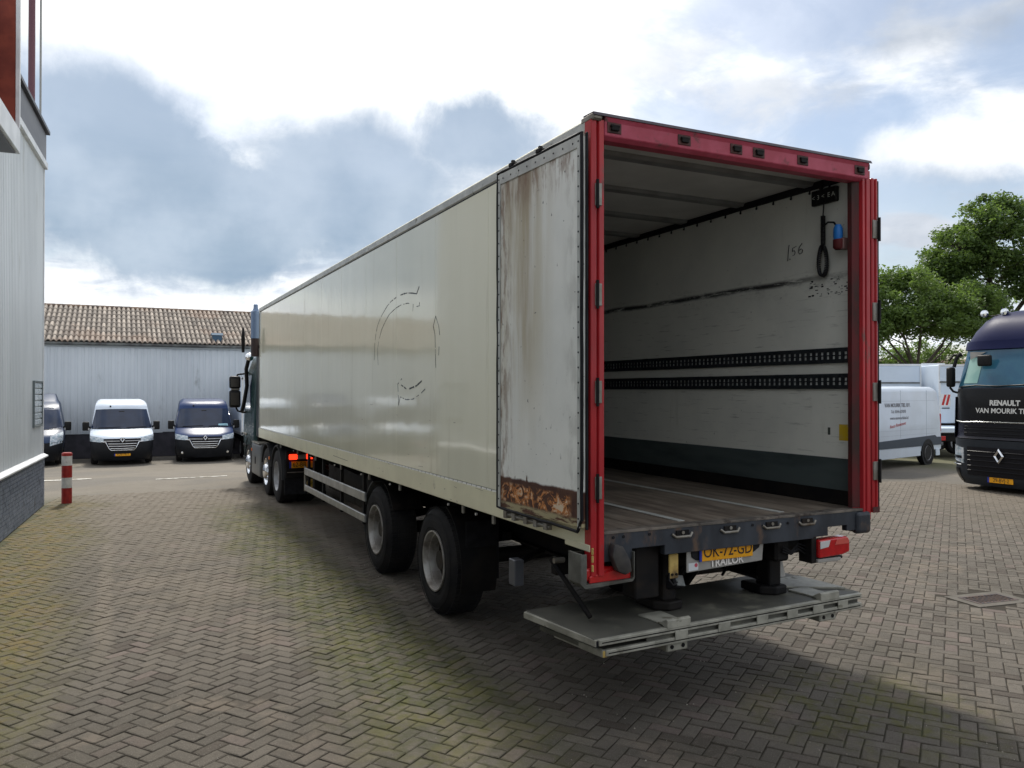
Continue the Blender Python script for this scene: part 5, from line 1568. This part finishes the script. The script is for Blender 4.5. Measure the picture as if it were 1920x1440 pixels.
def box_truck(label, loc, rz, W2, L2, H2, z0=.9, door='side', group=None, marker=False):
    t = thing('box_truck', label, 'truck', loc, rz, group)
    MB().box(-W2, W2, 0, L2, z0, H2).build('box_body', WHITE, t, bevel=.02)
    for (xa, xb, ya, yb) in ((-W2 - .012, -W2 + .05, -.012, L2 + .012), (W2 - .05, W2 + .012, -.012, L2 + .012)):
        MB().box(xa, xb, ya, yb, H2 - .07, H2 + .01).box(xa, xb, ya, yb, z0 - .02, z0 + .10).box(xa, xb, -.012, .05, z0, H2).build('edge_rail', TRIMW, t, bevel=.004)
    MB().box(-W2, W2, -.012, .05, H2 - .07, H2 + .01).build('edge_rail', TRIMW, t, bevel=.004)
    MB().box(-W2 + .14, W2 - .14, -.014, .0, z0 + .12, H2 - .16).build('rear_shutter', WHITE, t, bevel=.006)
    for k in range(5):
        z = z0 + .3 + k * (H2 - z0 - .5) / 5
        MB().box(-W2 + .15, W2 - .15, -.018, -.0145, z, z + .012).build('shutter_seam', GUT, t)
    MB().box(-W2 + .1, W2 - .1, .05, L2 + 1.8, z0 - .25, z0 - .03).build('chassis', CHAS, t, bevel=.01)
    MB().box(-W2 + .05, W2 - .05, -.06, .04, .42, .56).build('bumper_bar', CHAS, t, bevel=.01)
    for sx in (-1, 1):
        MB().box(sx * (W2 - .3) - .12, sx * (W2 - .3) + .12, -.075, -.055, .46, .54).build('rear_lamp', REDL, t, bevel=.006)
        round_wheel(t, (sx * (W2 - .1), 1.2, .40), .40, .24, sx, n=24)
        round_wheel(t, (sx * (W2 - .1), L2 + 1.1, .40), .40, .24, sx, n=24)
    sh = Shell([(.3, 0), (1.1, -.05), (1.3, -.45), (2.1, -1.1), (2.3, -1.5)], [(.3, .9), (1.3, .95), (2.2, .8), (2.3, .7)], .2, wrap=.2)
    cb_ = sh.body([.3, .6, 1.1, 1.3, 1.7, 2.1, 2.3]); cb_.v = [(-x, L2 + 2.05 - y - .0 if False else L2 + 1.9 + (-y), z) for x, y, z in cb_.v]
    cb_.build('cab', WHITE, t, smooth=50)
    return t


box_truck('white box truck parked between the dark blue van and the green tractor cab', (2.75, 28.0, gz(0, 28)), R(0), 1.2, 4.2, 3.15, .95)

# white box bodies at the right, behind the lettered van: seen from their long sides
def high_box(label, p0, p1, dep_, z0, z1, group, hatch=None, marker=False, frame=False, ledge=None):
    """p0 (left) -> p1 (right) ends of the side facing the yard"""
    a = Vector((p0[0], p0[1], 0)); b = Vector((p1[0], p1[1], 0)); d = b - a; Lg = d.length
    t = thing('box_truck', label, 'truck', a, math.atan2(d.y, d.x), group)
    MB().box(0, Lg, 0, dep_, z0, z1).build('box_body', WHITE, t, bevel=.02)
    MB().box(-.01, Lg + .01, -.015, .03, z1 - .05, z1 + .02).build('edge_rail', TRIMW, t, bevel=.004)
    MB().box(-.01, .05, -.015, .03, z0, z1 - .05).build('corner_rail', TRIMW, t, bevel=.004)
    MB().box(Lg - .05, Lg + .01, -.015, .03, z0, z1 - .05).build('corner_rail', TRIMW, t, bevel=.004)
    if hatch:
        h0, h1, g0, g1 = hatch
        hp = MB().box(h0, h1, -.03, .0, g0, g1).build('awning_hatch', WHITE, t, bevel=.006)
        MB().box(h0 - .01, h1 + .01, -.05, -.0, g0 - .05, g0 - .01).build('hatch_lip', GUT, hp, bevel=.003)
    if frame:
        f0, f1, g0, g1 = frame
        MB().box(f0, f1, -.012, .0, g0, g1).build('door_panel', WHITE, t, bevel=.004)
        MB().box(f0 - .03, f0, -.02, .0, g0, g1 + .03).box(f1, f1 + .03, -.02, .0, g0, g1 + .03).box(f0, f1, -.02, .0, g1, g1 + .03).build('door_frame', GUT, t, bevel=.003)
    MB().box(.1, Lg - .1, .1, dep_ - .1, z0 - .22, z0 - .02).build('chassis', CHAS, t)
    for x in (.7, Lg - .7):
        round_wheel(t, (x, .12, .40), .40, .24, 0 or 1, n=20)
        w_ = t.children[-1]; w_.rotation_euler = (0, 0, R(-90))
    if marker:
        u0, g0 = marker
        mk = MB().box(u0, u0 + .34, -.010, -.001, g0, g0 + .42).build('red_white_marker', TRIMW, t)
        MB().prism([(u0 + .02, g0 + .04), (u0 + .10, g0 + .04), (u0 + .20, g0 + .40), (u0 + .12, g0 + .40)], 'y', -.013, -.0105).build('marker_stripe', REDL, mk)
        MB().prism([(u0 + .16, g0 + .04), (u0 + .24, g0 + .04), (u0 + .33, g0 + .40), (u0 + .25, g0 + .40)], 'y', -.013, -.0105).build('marker_stripe', REDL, mk)
        MB().box(u0 + .04, u0 + .30, -.010, -.001, g0 - .08, g0 - .045).build('marker_label', INK, mk)
    return t


def at(px, dep_, z=0):
    l = (px - 960) / 1507.86 * dep_
    return (camx + dep_ * fwx + l * rtx, camy + dep_ * fwy + l * rty)


hb = high_box('white box trailer with top-hinged hatch directly behind the lettered white van', at(1600, 28.5), at(1727, 28.5), 2.3, 1.0, 3.12, 'white box bodies behind the lettered van', hatch=(.5, 2.33, 2.50, 3.02))
high_box('white box trailer with a framed door, middle of the box bodies', at(1729, 29.6), at(1771, 29.6), 2.2, 1.0, 3.18, 'white box bodies behind the lettered van', frame=(.30, .78, 1.3, 3.0))
hb2 = high_box('white box trailer with red and white striped marker next to the black truck', at(1761, 27.6), at(1850, 27.6), 2.3, 1.08, 3.08, 'white box bodies behind the lettered van', hatch=(.02, 1.55, 2.52, 3.0), marker=(.05, 1.66))
MB().box(.4, 1.6, -.03, .0, 2.80, 2.84).build('small_lettering', GUT, hb2) if False else None
# a low white tailboard between the van and the black truck
tb_ = thing('car_trailer', 'low flatbed trailer with red lamps behind the white van, left of the black truck', 'trailer', (*at(1798, 25.8), 0), R(-26))
MB().box(-.8, .8, -.02, 2.2, .84, 1.0).build('tailboard', WHITE, tb_, bevel=.02)
MB().box(-.8, .8, .1, 2.2, .55, .83).build('frame', CHAS, tb_, bevel=.02)
for x in (-.6, .6):
    MB().box(x - .15, x + .15, -.05, .09, .60, .74).build('rear_lamp', REDL, tb_, bevel=.01)
    round_wheel(tb_, (x * 1.35, 1.2, .33), .33, .2, 1 if x > 0 else -1, n=20)

# white lettered van at right, seen from the flank (its rear towards the right)
vd = Vector((math.sin(R(76.8)), math.cos(R(76.8)), 0))         # direction front -> rear
vr = math.atan2(vd.y, vd.x)
wv = thing('panel_van', 'white long panel van with dealer lettering on its flank, rear wheel showing', 'van', (18.92, 11.62, 0), vr)
# local: +x towards the rear, -y towards the yard; origin on the ground under the rear wheel
def vprof(y_off):
    return [(-5.3, .35), (-5.35, .95), (-5.15, 1.15), (-4.5, 1.35), (-3.8, 2.05), (-3.4, 2.22), (-2.8, 2.29), (.5, 2.31), (.66, 2.26), (.78, 1.9), (.92, 1.2), (.95, .62), (.95, .42)]
secs = [(.02, .985), (.0, 1.0), (0., 1.0), (.0, 1.0)]
body_s = [(.0, 1.30, 0.0), (.05, 1.8, .0), (.12, 2.1, .0), (.28, 2.28, .0)]
prof_ = vprof(0)
def shrink(p, a):
    cx_, cz_ = -2., 1.2
    return (cx_ + (p[0] - cx_) * a[0], p[1] if p[1] < 1.4 else 1.4 + (p[1] - 1.4) * a[1])
layers = [(.0, (1., .86)), (.06, (1., .955)), (.16, (1.0, 1.0)), (1.0, (1.003, 1.02)), (1.84, (1., 1.)), (1.94, (1., .955)), (2.0, (1., .86))]
mb = MB(); n = len(prof_)
vs = [(p[0], y, p[1]) for y, a in layers for p in [shrink(q, a) for q in prof_]]
fs = [(i * n + k, i * n + (k + 1) % n, (i + 1) * n + (k + 1) % n, (i + 1) * n + k) for i in range(len(layers) - 1) for k in range(n)]
fs += [tuple(range(n)), tuple((len(layers) - 1) * n + k for k in reversed(range(n)))]
mb.add(vs, fs).build('body', PAINTW, wv, smooth=35, bevel=.012)
MB().prism([(-5.0, .58), (.93, .56), (.93, .80), (.62, .80), (.50, .86), (-5.0, .74)], 'y', -.022, .03).build('side_molding', mat('dark blue grey plastic', (.035, .05, .075), .5), wv, bevel=.004)
MB().box(-4.4, -.45, -.012, .03, .28, .55).build('lower_sill', PAINTW, wv, bevel=.01)
mb = MB().lathe([(-.03, .36), (-.03, .40), (.02, .41), (.1, .41)], (0, 0, 0), 'y', 30)
mb.v = [(x, y, z + .36) for x, y, z in mb.v if True]
mb.build('wheel_arch', BUMP, wv, smooth=40)
MB().lathe([(-.024, .0), (-.024, .385), (.02, .385)], (0, 0, .37), 'y', 30).build('arch_recess', RUB, wv)
for x in (0, -4.33):
    for yy, sgn in ((-.035, -1), (2.035, 1)):
        e_ = round_wheel(wv, (x, yy, .345), .345, .22, -1 if sgn < 0 else 1, n=32, spokes=8)
        e_.rotation_euler = (0, 0, R(90))
MB().prism([(-4.35, 1.28), (-3.35, 1.30), (-3.35, 1.92), (-3.78, 1.92)], 'y', -.012, .03).build('side_window', GLASS, wv)
MB().prism([(-4.62, 1.32), (-4.60, 1.34), (-3.86, 2.02), (-3.88, 2.0)], 'y', .2, 1.8).build('windscreen', GLASS, wv)
# rear lamps, bumper, seams
MB().box(.90, .965, .0, .16, .95, 1.5).build('rear_lamp', REDL, wv, bevel=.01)
MB().box(.88, 1.02, .02, 1.98, .42, .60).build('rear_bumper', BUMP, wv, bevel=.02)
MB().box(.56, .80, -.024, .01, .24, .44).build('mudflap', WHITE, wv, bevel=.004)
for (x0_, x1_, z0_, z1_) in ((-3.6, .55, 1.90, 1.906), (-3.6, .72, 1.06, 1.066), (-.05, -.044, .85, 2.2), (-1.7, -1.694, .85, 2.2), (-3.6, .60, .92, .926)):
    MB().box(x0_, x1_, -.0035, .01, z0_, z1_).build('body_seam', mat('seam shade', (.40, .45, .52), .5) if 'seam shade' not in MATS else MATS['seam shade'], wv)
GRL = mat('grey lettering', (.20, .20, .23), .6)
tx = -1.72
text('lettering', 'VAN MOURIK TIEL B.V.', .155, GRL, wv, (tx - .15, -.006, 1.78), (1, 0, 0), (0, 0, 1), .001, sx=.98, bold=.002)
text('lettering', 'Tel. 0344-627070', .125, GRL, wv, (tx - .1, -.006, 1.60), (1, 0, 0), (0, 0, 1), .001)
text('lettering', 'www.vanmouriktiel.nl', .125, GRL, wv, (tx - .05, -.006, 1.42), (1, 0, 0), (0, 0, 1), .001)
text('slogan', 'Route Rendement', .13, mat('red lettering', (.50, .08, .08), .5), wv, (tx - .15, -.006, 1.22), (1, 0, .10), (-.10, 0, 1), .001, shear=.4)
lg = MB().prism([(-3.40, 1.48), (-3.02, 1.50), (-2.97, 1.88), (-3.40, 1.88)], 'y', -.006, .005).build('red_emblem', MATS['red lettering'], wv)
MB().prism([(-3.30, 1.54), (-3.10, 1.54), (-3.10, 1.68), (-3.16, 1.62), (-3.16, 1.81), (-3.30, 1.81)], 'y', -.009, -.0065).build('emblem_figure', TRIMW, lg)

# ================================================================ tractor unit under the trailer front
GREEN = mat('dark green cab paint', (.006, .028, .028), .28, coat=.0, spec=.1, col2=(.006, .028, .028), ns=1.)
tu = thing('tractor_unit', 'dark green tractor unit coupled to the cream trailer, three axles', 'truck', (1.275, 16.55, 0), R(180))
# local frame: front looks to local -Y (= world +Y); local x = 1.275 - world x ; local y = 16.55 - world y
s = Shell([(.35, .12), (.6, .02), (1.2, .0), (1.9, .10), (2.6, .32), (2.95, .6), (3.1, 1.0)], [(.35, 1.20), (1.2, 1.235), (2.0, 1.22), (2.6, 1.19), (2.95, 1.10), (3.12, .9)], 2.15, wrap=.25, pw=5.)
s.body([.35, .6, .9, 1.2, 1.6, 1.9, 2.3, 2.6, 2.8, 2.95, 3.12]).build('cab', GREEN, tu, smooth=50)
s.patch(-.92, .92, 1.95, 2.75, .012).build('windscreen', GLASS, tu, smooth=50)
s.patch(-1, 1, .36, 1.1, .012).build('bumper', BUMP, tu, smooth=50)
for sd_ in (-1, 1):
    s.side(sd_, [(.55, 1.75), (1.35, 1.75), (1.35, 2.55), (.75, 2.55)]).build('side_window', GLASS, tu)
    s.side(sd_, [(.35, .85), (1.5, .85), (1.5, 1.72), (.35, 1.72)], .006).build('door', GREEN, tu)
    for z in (.55, .85, 1.12):
        MB().box(min(sd_ * 1.16, sd_ * 1.26), max(sd_ * 1.16, sd_ * 1.26), .35, .85, z, z + .05).build('step', GALV if z > 1 else CHAS, tu, bevel=.01)
MB().box(-1.19, 1.19, 2.16, 2.22, .95, 3.10).build('rear_wall', CHAS, tu, bevel=.02)
# side deflector behind the door, left side of the truck (local +x = world -x)
MB().box(1.10, 1.22, 2.15, 2.62, 1.15, 3.22).build('side_deflector', mat('black green deflector', (.004, .009, .010), .4, spec=.15), tu, bevel=.02)
# mirrors, stalk and lower bracket
for sd_ in (1, -1):
    m_ = MB().tube([(sd_ * 1.20, .75, 2.62), (sd_ * 1.26, .66, 2.60), (sd_ * 1.42, .60, 2.58), (sd_ * 1.46, .60, 2.50)], .022, 8)
    m_.tube([(sd_ * 1.20, .70, 1.68), (sd_ * 1.30, .62, 1.66), (sd_ * 1.42, .60, 1.70), (sd_ * 1.46, .60, 1.78)], .022, 8)
    mi = m_.build('mirror_bracket', CHAS, tu, smooth=50)
    xa, xb = sorted((sd_ * 1.36, sd_ * 1.62))
    MB().box(xa, xb, .56, .70, 2.24, 2.54).build('mirror', BLK, mi, bevel=.05, seg=3, smooth=60)
    MB().box(xa + .0, xb, .55, .70, 1.78, 2.20).build('mirror', BLK, mi, bevel=.05, seg=3, smooth=60)
    MB().box(xa + .04, xb - .03, .698, .708, 1.84, 2.14).build('mirror_glass', mat('mirror glass', (.06, .055, .05), .08, .3) if 'mirror glass' not in MATS else MATS['mirror glass'], mi)
    MB().box(xa + .04, xb - .03, .698, .708, 2.28, 2.48).build('mirror_glass', MATS['mirror glass'], mi)
    MB().box(xa + .02, xb - .04, .58, .68, 2.20, 2.245).build('mirror_joint', GALV, mi, bevel=.01)
# dark pillar hose and horn by the rear edge of the cab
MB().tube([(1.25, 1.2, 2.95), (1.30, 1.15, 2.7), (1.27, 1.05, 2.3), (1.32, .95, 1.9), (1.36, .9, 1.7)], .045, 8).build('wind_deflector', BLK, tu, smooth=50)
MB().lathe([(-.10, .02), (-.05, .09), (.02, .10), (.10, .07), (.13, .0)], (1.26, 1.35, 2.98), 'y', 14).build('roof_marker', CHROME, tu, smooth=50)
# exhaust stack beside the cab's rear
MB().tube([(1.28, 2.45, 2.95), (1.28, 2.45, 3.35)], .10, 16).build('exhaust_shield', mat('brown black shield', (.035, .022, .022), .6), tu, smooth=40)
MB().lathe([(3.35, .105), (3.95, .105), (3.97, .075), (4.02, .05), (4.10, .045), (4.12, .02)], (1.28, 2.45, 0), 'z', 18).build('exhaust_stack', mat('blue grey stack', (.15, .21, .32), .35, .4), tu, smooth=40)
MB().lathe([(3.05, .03), (3.35, .045), (3.6, .02), (3.62, .0)], (1.50, 2.1, 0), 'z', 10).build('air_horn', CHAS, tu, smooth=40)


def ty_(yw):
    return 16.55 - yw


for yw, Rr, dual in ((15.45, .50, 0), (12.95, .50, 0), (11.72, .52, 1)):
    for sd_ in (1, -1):
        e_ = bpy.data.objects.new('wheel', None); COL.objects.link(e_); e_.parent = tu; e_.location = (sd_ * 1.235, ty_(yw), Rr)
        sgn = sd_; rr = .285
        MB().lathe([(-sgn * a, r) for a, r in [(.03, rr), (.0, rr + .02), (-.004, Rr * .8), (.02, Rr * .95), (.06, Rr), (.30, Rr), (.34, Rr * .95), (.35, rr)]], (0, 0, 0), 'x', 44).build('tyre', TYRE, e_, smooth=38)
        if dual:
            MB().lathe([(-sgn * a, r) for a, r in [(.36, rr), (.36, Rr * .95), (.40, Rr), (.64, Rr), (.68, Rr * .95), (.68, rr)]], (0, 0, 0), 'x', 32).build('inner_tyre', TYRE, e_, smooth=38)
            pr_ = [(.028, rr + .004), (.0, rr), (.02, rr - .02), (.12, rr - .05), (.15, .16), (.10, .13), (.05, .10), (.04, .0)]
        else:
            pr_ = [(.028, rr + .004), (.0, rr), (.02, rr - .02), (.05, rr - .06), (.02, .17), (-.03, .15), (-.05, .11), (-.06, .0)]
        rm = MB().lathe([(-sgn * a, r) for a, r in pr_], (0, 0, 0), 'x', 44)
        for k in range(10):
            t_ = 2 * math.pi * k / 10; x_ = -sgn * (.10 if dual else .03)
            rm.lathe([(x_ + sgn * .03, .0), (x_ + sgn * .03, .015), (x_ - sgn * .03, .015)], (0, math.cos(t_) * .18, math.sin(t_) * .18), 'x', 6)
        rm.build('rim', CHROME if not dual else STEELW, e_, smooth=35)
# fuel tank panel between the front axles, with step
MB().box(1.02, 1.27, ty_(14.75), ty_(13.52), .30, 1.02).build('tank_panel', mat('grey tank panel', (.15, .16, .165), .38, .4, col2=(.11, .115, .12), ns=3.), tu, bevel=.06, seg=4, smooth=60)
MB().box(1.05, 1.29, ty_(14.60), ty_(13.60), 1.022, 1.05).build('tank_step', GALV, tu, bevel=.008)
MB().box(1.268, 1.278, ty_(14.22), ty_(14.12), .56, .72).build('tank_emblem', CHAS, tu, bevel=.003)
for yw, z in ((14.66, .82), (12.30, .80)):
    MB().box(1.266, 1.285, ty_(yw) - .04, ty_(yw) + .04, z, z + .06).build('side_marker', AMB, tu, bevel=.005)


def tarc(yw, r, a0, a1, nm, m, x0=.90, x1=1.24, n=18, zc=.5, th=.02):
    pts = [(ty_(yw) + r * math.cos(R(a0 + (a1 - a0) * i / n)), zc + r * math.sin(R(a0 + (a1 - a0) * i / n))) for i in range(n + 1)]
    pi = [(ty_(yw) + (r - th) * math.cos(R(a1 + (a0 - a1) * i / n)), zc + (r - th) * math.sin(R(a1 + (a0 - a1) * i / n))) for i in range(n + 1)]
    for s_ in (1, -1):
        a, b = sorted((s_ * x0, s_ * x1)); MB().prism(pts + pi, 'x', a, b).build(nm, m, tu, smooth=40)


MGD = mat('dark grey mudguard', (.035, .036, .038), .5)
tarc(15.45, .60, 10, 175, 'mudguard', MGD); tarc(12.95, .59, 15, 165, 'mudguard', MGD); tarc(11.72, .62, 0, 165, 'mudguard', MGD, x0=.60)
MB().box(-.45, .45, ty_(15.8), ty_(10.95), .72, 1.0).build('chassis', CHAS, tu, bevel=.01)
MB().box(-.5, .5, ty_(12.3), ty_(11.3), 1.0, 1.13).build('fifth_wheel', CHAS, tu, bevel=.03)
for s_ in (1, -1):
    a, b = sorted((s_ * .62, s_ * 1.22))
    MB().box(a, b, ty_(10.96) - .01, ty_(10.95) + .004, .24, .90).build('mudflap', RUB, tu, bevel=.003)
yb_ = ty_(10.90)
MB().box(-1.2, 1.2, yb_ - .04, yb_ + .005, .55, 1.06).build('rear_crossbar', CHAS, tu, bevel=.006)
for s_ in (1, -1):
    for xq, mm in ((1.10, REDLIT), (.78, REDLIT)):
        MB().box(min(s_ * (xq - .10), s_ * (xq + .05)), max(s_ * (xq - .10), s_ * (xq + .05)), yb_ + .006, yb_ + .05, .90, 1.0).build('rear_lamp', mm, tu, bevel=.015, seg=2)
    MB().box(min(s_ * .83, s_ * 1.0), max(s_ * .83, s_ * 1.0), yb_ + .006, yb_ + .04, .905, .99).build('reverse_lamp', GREYP, tu, bevel=.01)
np_ = MB().box(.62, 1.14, yb_ + .006, yb_ + .014, .74, .86).build('number_plate', YELP, tu, bevel=.003)
MB().box(1.105, 1.142, yb_ + .0145, yb_ + .016, .74, .86).build('plate_band', EUB, np_)
text('plate_text', '62-BB', .12, INK, np_, (.955, yb_ + .0155, .80), (-1, 0, 0), (0, 0, 1), .0008, sx=.85)
MB().box(.55, 1.18, yb_ + .006, yb_ + .03, .655, .668).build('lower_bar', GALV, tu)
bdg = MB().lathe([(.0, .0), (.0, .085), (-.006, .085)], (.74, yb_ + .02, .44), 'y', 24).build('speed_badge', YELS, tu)
MB().prism([(.66, .42), (.82, .42), (.80, .34), (.765, .36), (.74, .28), (.715, .36), (.68, .34)], 'y', yb_ + .006, yb_ + .012).build('badge_ribbon', mat('pale ribbon', (.50, .48, .36), .5), tu)
MB().lathe([(.0, .0), (.0, .045), (-.002, .045)], (.74, yb_ + .0225, .44), 'y', 20).build('badge_centre', mat('dark yellow', (.45, .30, .02), .5), bdg)
text('badge_text', '60', .06, INK, bdg, (.74, yb_ + .024, .44), (-1, 0, 0), (0, 0, 1), .0006)

# ================================================================ black tractor truck at right
BLACKP = mat('black violet cab paint', (.004, .004, .010), .28, coat=.0, spec=.25, col2=(.010, .009, .020), ns=1.)
BLACKG = mat('gloss black panel', (.003, .003, .004), .25, spec=.2)
BUMG = mat('dark grey bumper', (.022, .026, .033), .55, col2=(.018, .022, .028), ns=3., spec=.2)
VIOL = mat('violet blue roof paint', (.010, .014, .060), .45, 0., coat=.0, spec=.10, col2=(.008, .011, .05), ns=1.)
SLAT = mat('matt slat', (.012, .013, .016), .6, spec=.15)
bt = thing('tractor_truck', 'black tractor truck with white dealer lettering and chrome diamond on its grille', 'truck', (14.2, 6.39, -.06), R(-90))
# local: front looks to local -Y = world -X ; local x = world -(-)...: rz=-90 maps local -Y to world -X
F = [(.18, .12), (.35, .03), (.62, .0), (1.18, .0), (1.26, .05), (1.55, .06), (2.15, .10), (2.32, .13), (3.10, .42), (3.28, .46), (3.40, .48), (3.62, .57), (3.85, .74), (4.0, .98), (4.08, 1.45)]
Wd = [(.18, 1.16), (.4, 1.25), (1.2, 1.25), (1.5, 1.235), (2.3, 1.215), (3.1, 1.19), (3.40, 1.17), (3.62, 1.13), (3.85, 1.04), (4.0, .94), (4.08, .84)]
s = Shell(F, Wd, 2.4, wrap=[(.2, .36), (1.2, .34), (2.3, .26), (3.3, .24), (3.8, .4)], pw=5.)
s.body([1.20, 1.26, 1.4, 1.55, 1.8, 2.0, 2.15, 2.32, 2.6, 2.85, 3.10]).build('cab', BLACKP, bt, smooth=50)
s.body([3.10, 3.2, 3.28, 3.40, 3.5, 3.62, 3.74, 3.85, 3.93, 4.0, 4.04, 4.08]).build('roof_cap', VIOL, bt, smooth=50)
s.body([.18, .26, .35, .48, .62, .9, 1.18]).build('bumper', BUMG, bt, smooth=50)
s.patch(-.95, .95, 2.33, 3.16, .014, 21, 7, ucurve=lambda a, b, u, z: (u, z)).build('windscreen', mat('teal windscreen', (.020, .075, .135), .06, col2=(.035, .12, .17), ns=.8, spec=.35), bt, smooth=50)
s.patch(-.80, -.50, 2.42, 3.0, .020, 5, 4, ucurve=lambda a, b, u, z: (u, z)).build('painted_see_through', mat('pale green see-through paint', (.16, .30, .28), .15, col2=(.22, .36, .33), ns=3., spec=.3), bt, smooth=50)  # light seen through the cab, painted as a patch on the opaque screen
s.patch(-1, 1, 3.17, 3.36, .05, 21, 4).build('sun_visor', VIOL, bt, smooth=50)
s.patch(-.97, .97, 1.58, 2.29, .018, 19, 5).build('front_panel', BLACKG, bt, smooth=50)
s.line([(-1, 1.575), (-.75, 1.55), (-.4, 1.57), (.4, 1.57), (.75, 1.55), (1, 1.575)],   .014, .022).build('chrome_line', ALU, bt, smooth=50)
s.patch(-.70, .70, 1.26, 1.50, .022, 15, 4).build('upper_grille', GRILLE, bt, smooth=50)
for z in (1.32, 1.40, 1.46):
    s.line([(-.68, z), (.68, z)], .010, .028).build('grille_slat', SLAT, bt, smooth=50)
s.patch(-.60, .60, .40, 1.02, .018, 15, 5).build('lower_grille', GRILLE, bt, smooth=50)
for z in (.50, .60, .72, .82, .92):
    s.line([(-.58, z), (.58, z)], .013, .028).build('grille_slat', GRILLE, bt, smooth=50)
for sd_ in (-1, 1):
    s.patch(sd_ * .68, sd_ * .985, .64, .98, .018, 9, 6, ucurve=lambda a, b, u, z: (u, z + .05 * a)).build('headlight', HEADL, bt, smooth=50)
    s.patch(sd_ * .72, sd_ * .97, .74, .80, .030, 7, 3).build('headlight_strip', BLACKG, bt, smooth=50)
    s.line([(sd_ * .72, .60), (sd_ * 1.0, .60)], .012, .03).build('headlight_chrome', CHROME, bt, smooth=50)
    s.patch(sd_ * .80, sd_ * 1.0, .22, .52, .014, 6, 4).build('corner_panel', BLACKG, bt, smooth=50)
    s.side(sd_, [(.45, 2.15), (1.45, 2.15), (1.45, 3.0), (.75, 3.0)]).build('side_window', GLASS, bt)
    s.side(sd_, [(.30, 1.2), (1.6, 1.2), (1.6, 2.12), (.30, 2.12)], .006).build('door', BLACKP, bt)
    xa, xb = sorted((sd_ * 1.27, sd_ * 1.42))
    mi = MB().box(xa, xb, .22, .40, 2.34, 2.80).build('mirror', BLK, bt, bevel=.05, seg=3, smooth=60)
    MB().tube([(sd_ * 1.20, .46, 3.12), (sd_ * 1.27, .40, 3.0), (sd_ * 1.30, .36, 2.8)], .04, 8).build('mirror_arm', BLK, mi, smooth=50)
    MB().tube([(sd_ * 1.18, .5, 3.06), (sd_ * 1.32, .38, 3.08), (sd_ * 1.40, .33, 2.95)], .025, 8).tube([(sd_ * 1.2, .42, 2.2), (sd_ * 1.32, .36, 2.24), (sd_ * 1.38, .32, 2.34)], .025, 8).build('mirror_bracket', CHAS, mi, smooth=50)
    round_wheel(bt, (sd_ * 1.24, 1.38, .52), .52, .33, sd_)
    round_wheel(bt, (sd_ * 1.24, 5.1, .52), .52, .6, sd_)
# aerials, lamps and horn cover on the roof
MB().lathe([(3.86, .045), (3.90, .07), (3.98, .065), (4.02, .02), (4.18, .008)], (-.62, 1.05, 0), 'z', 12).build('aerial', BLK, bt, smooth=50)
for x in (-.95, -.48):
    MB().lathe([(-.06, .0), (-.05, .075), (.0, .085), (.07, .04), (.08, .0)], (x, .95, 4.03), 'y', 14).build('roof_lamp', CHROME, bt, smooth=50)
MB().tube([(-1.0, 1.0, 3.96), (-.4, 1.0, 3.98)], .012, 6).build('lamp_bar', CHAS, bt)
MB().box(-.12, .5, 1.3, 2.2, 4.05, 4.22).build('roof_unit', BLK, bt, bevel=.06, seg=3, smooth=60)
MB().lathe([(-.02, .0), (-.02, .02), (.02, .02)], (-.5, .62, 3.50), 'y', 8).build('roof_lamp', AMB, bt)
yp = s.P(-.2, 2.8).y - .03
rm_ = MB().box(-.64, -.32, .24, .32, 2.80, 3.05).build('inner_mirror', BLK, bt, bevel=.05, seg=3, smooth=60)
rm_.location = (0, -.06, 0)
v_ = s.P(-.7, 3.02)
MB().prism([(-.92, 2.96), (-.55, 3.12), (-.92, 3.13)], 'y', s.P(-.7, 3.0).y - .045, s.P(-.7, 3.0).y - .03).build('visor_flap', GREYP, bt)
s.line([(-.85, 2.34), (-.5, 2.37), (-.1, 2.35), (.4, 2.38)], .014, .03).build('wiper', BLK, bt)
# local +x is the picture's right here? front seen from outside: viewer's right = local +x
yf = s.P(0, 1.95).y - .024
LET = mat('silver white lettering', (.62, .62, .60), .4)
text('lettering', 'RENAULT', .155, LET, bt, (.06, yf, 1.99), (1, 0, 0), (0, .05, 1), .002, bold=.006, sx=.98)
text('lettering', 'VAN MOURIK TIEL B.V.', .150, LET, bt, (.17, yf - .01, 1.82), (1, 0, 0), (0, .05, 1), .002, bold=.003, sx=.98)
c = s.P(0, .84, .06); diamond(bt, (c.x, c.y, c.z), .33, CHROME, 0., r=.03)
yq = s.P(0, .30).y - .03
np_ = MB().box(-.26, .26, yq, yq + .012, .27, .385).build('number_plate', YELP, bt, bevel=.003)
MB().box(-.30, -.262, yq, yq + .012, .27, .385).build('plate_band', EUB, np_)
text('plate_text', '29-BVJ-2', .115, INK, np_, (0, yq - .002, .328), (1, 0, 0), (0, 0, 1), .0008, sx=.85)
MB().box(-.45, .45, 2.4, 6.0, .7, 1.0).build('chassis', CHAS, bt, bevel=.02)
MB().box(-1.2, 1.2, .5, 2.3, .35, 1.22).build('cab_floor', CHAS, bt, bevel=.02)
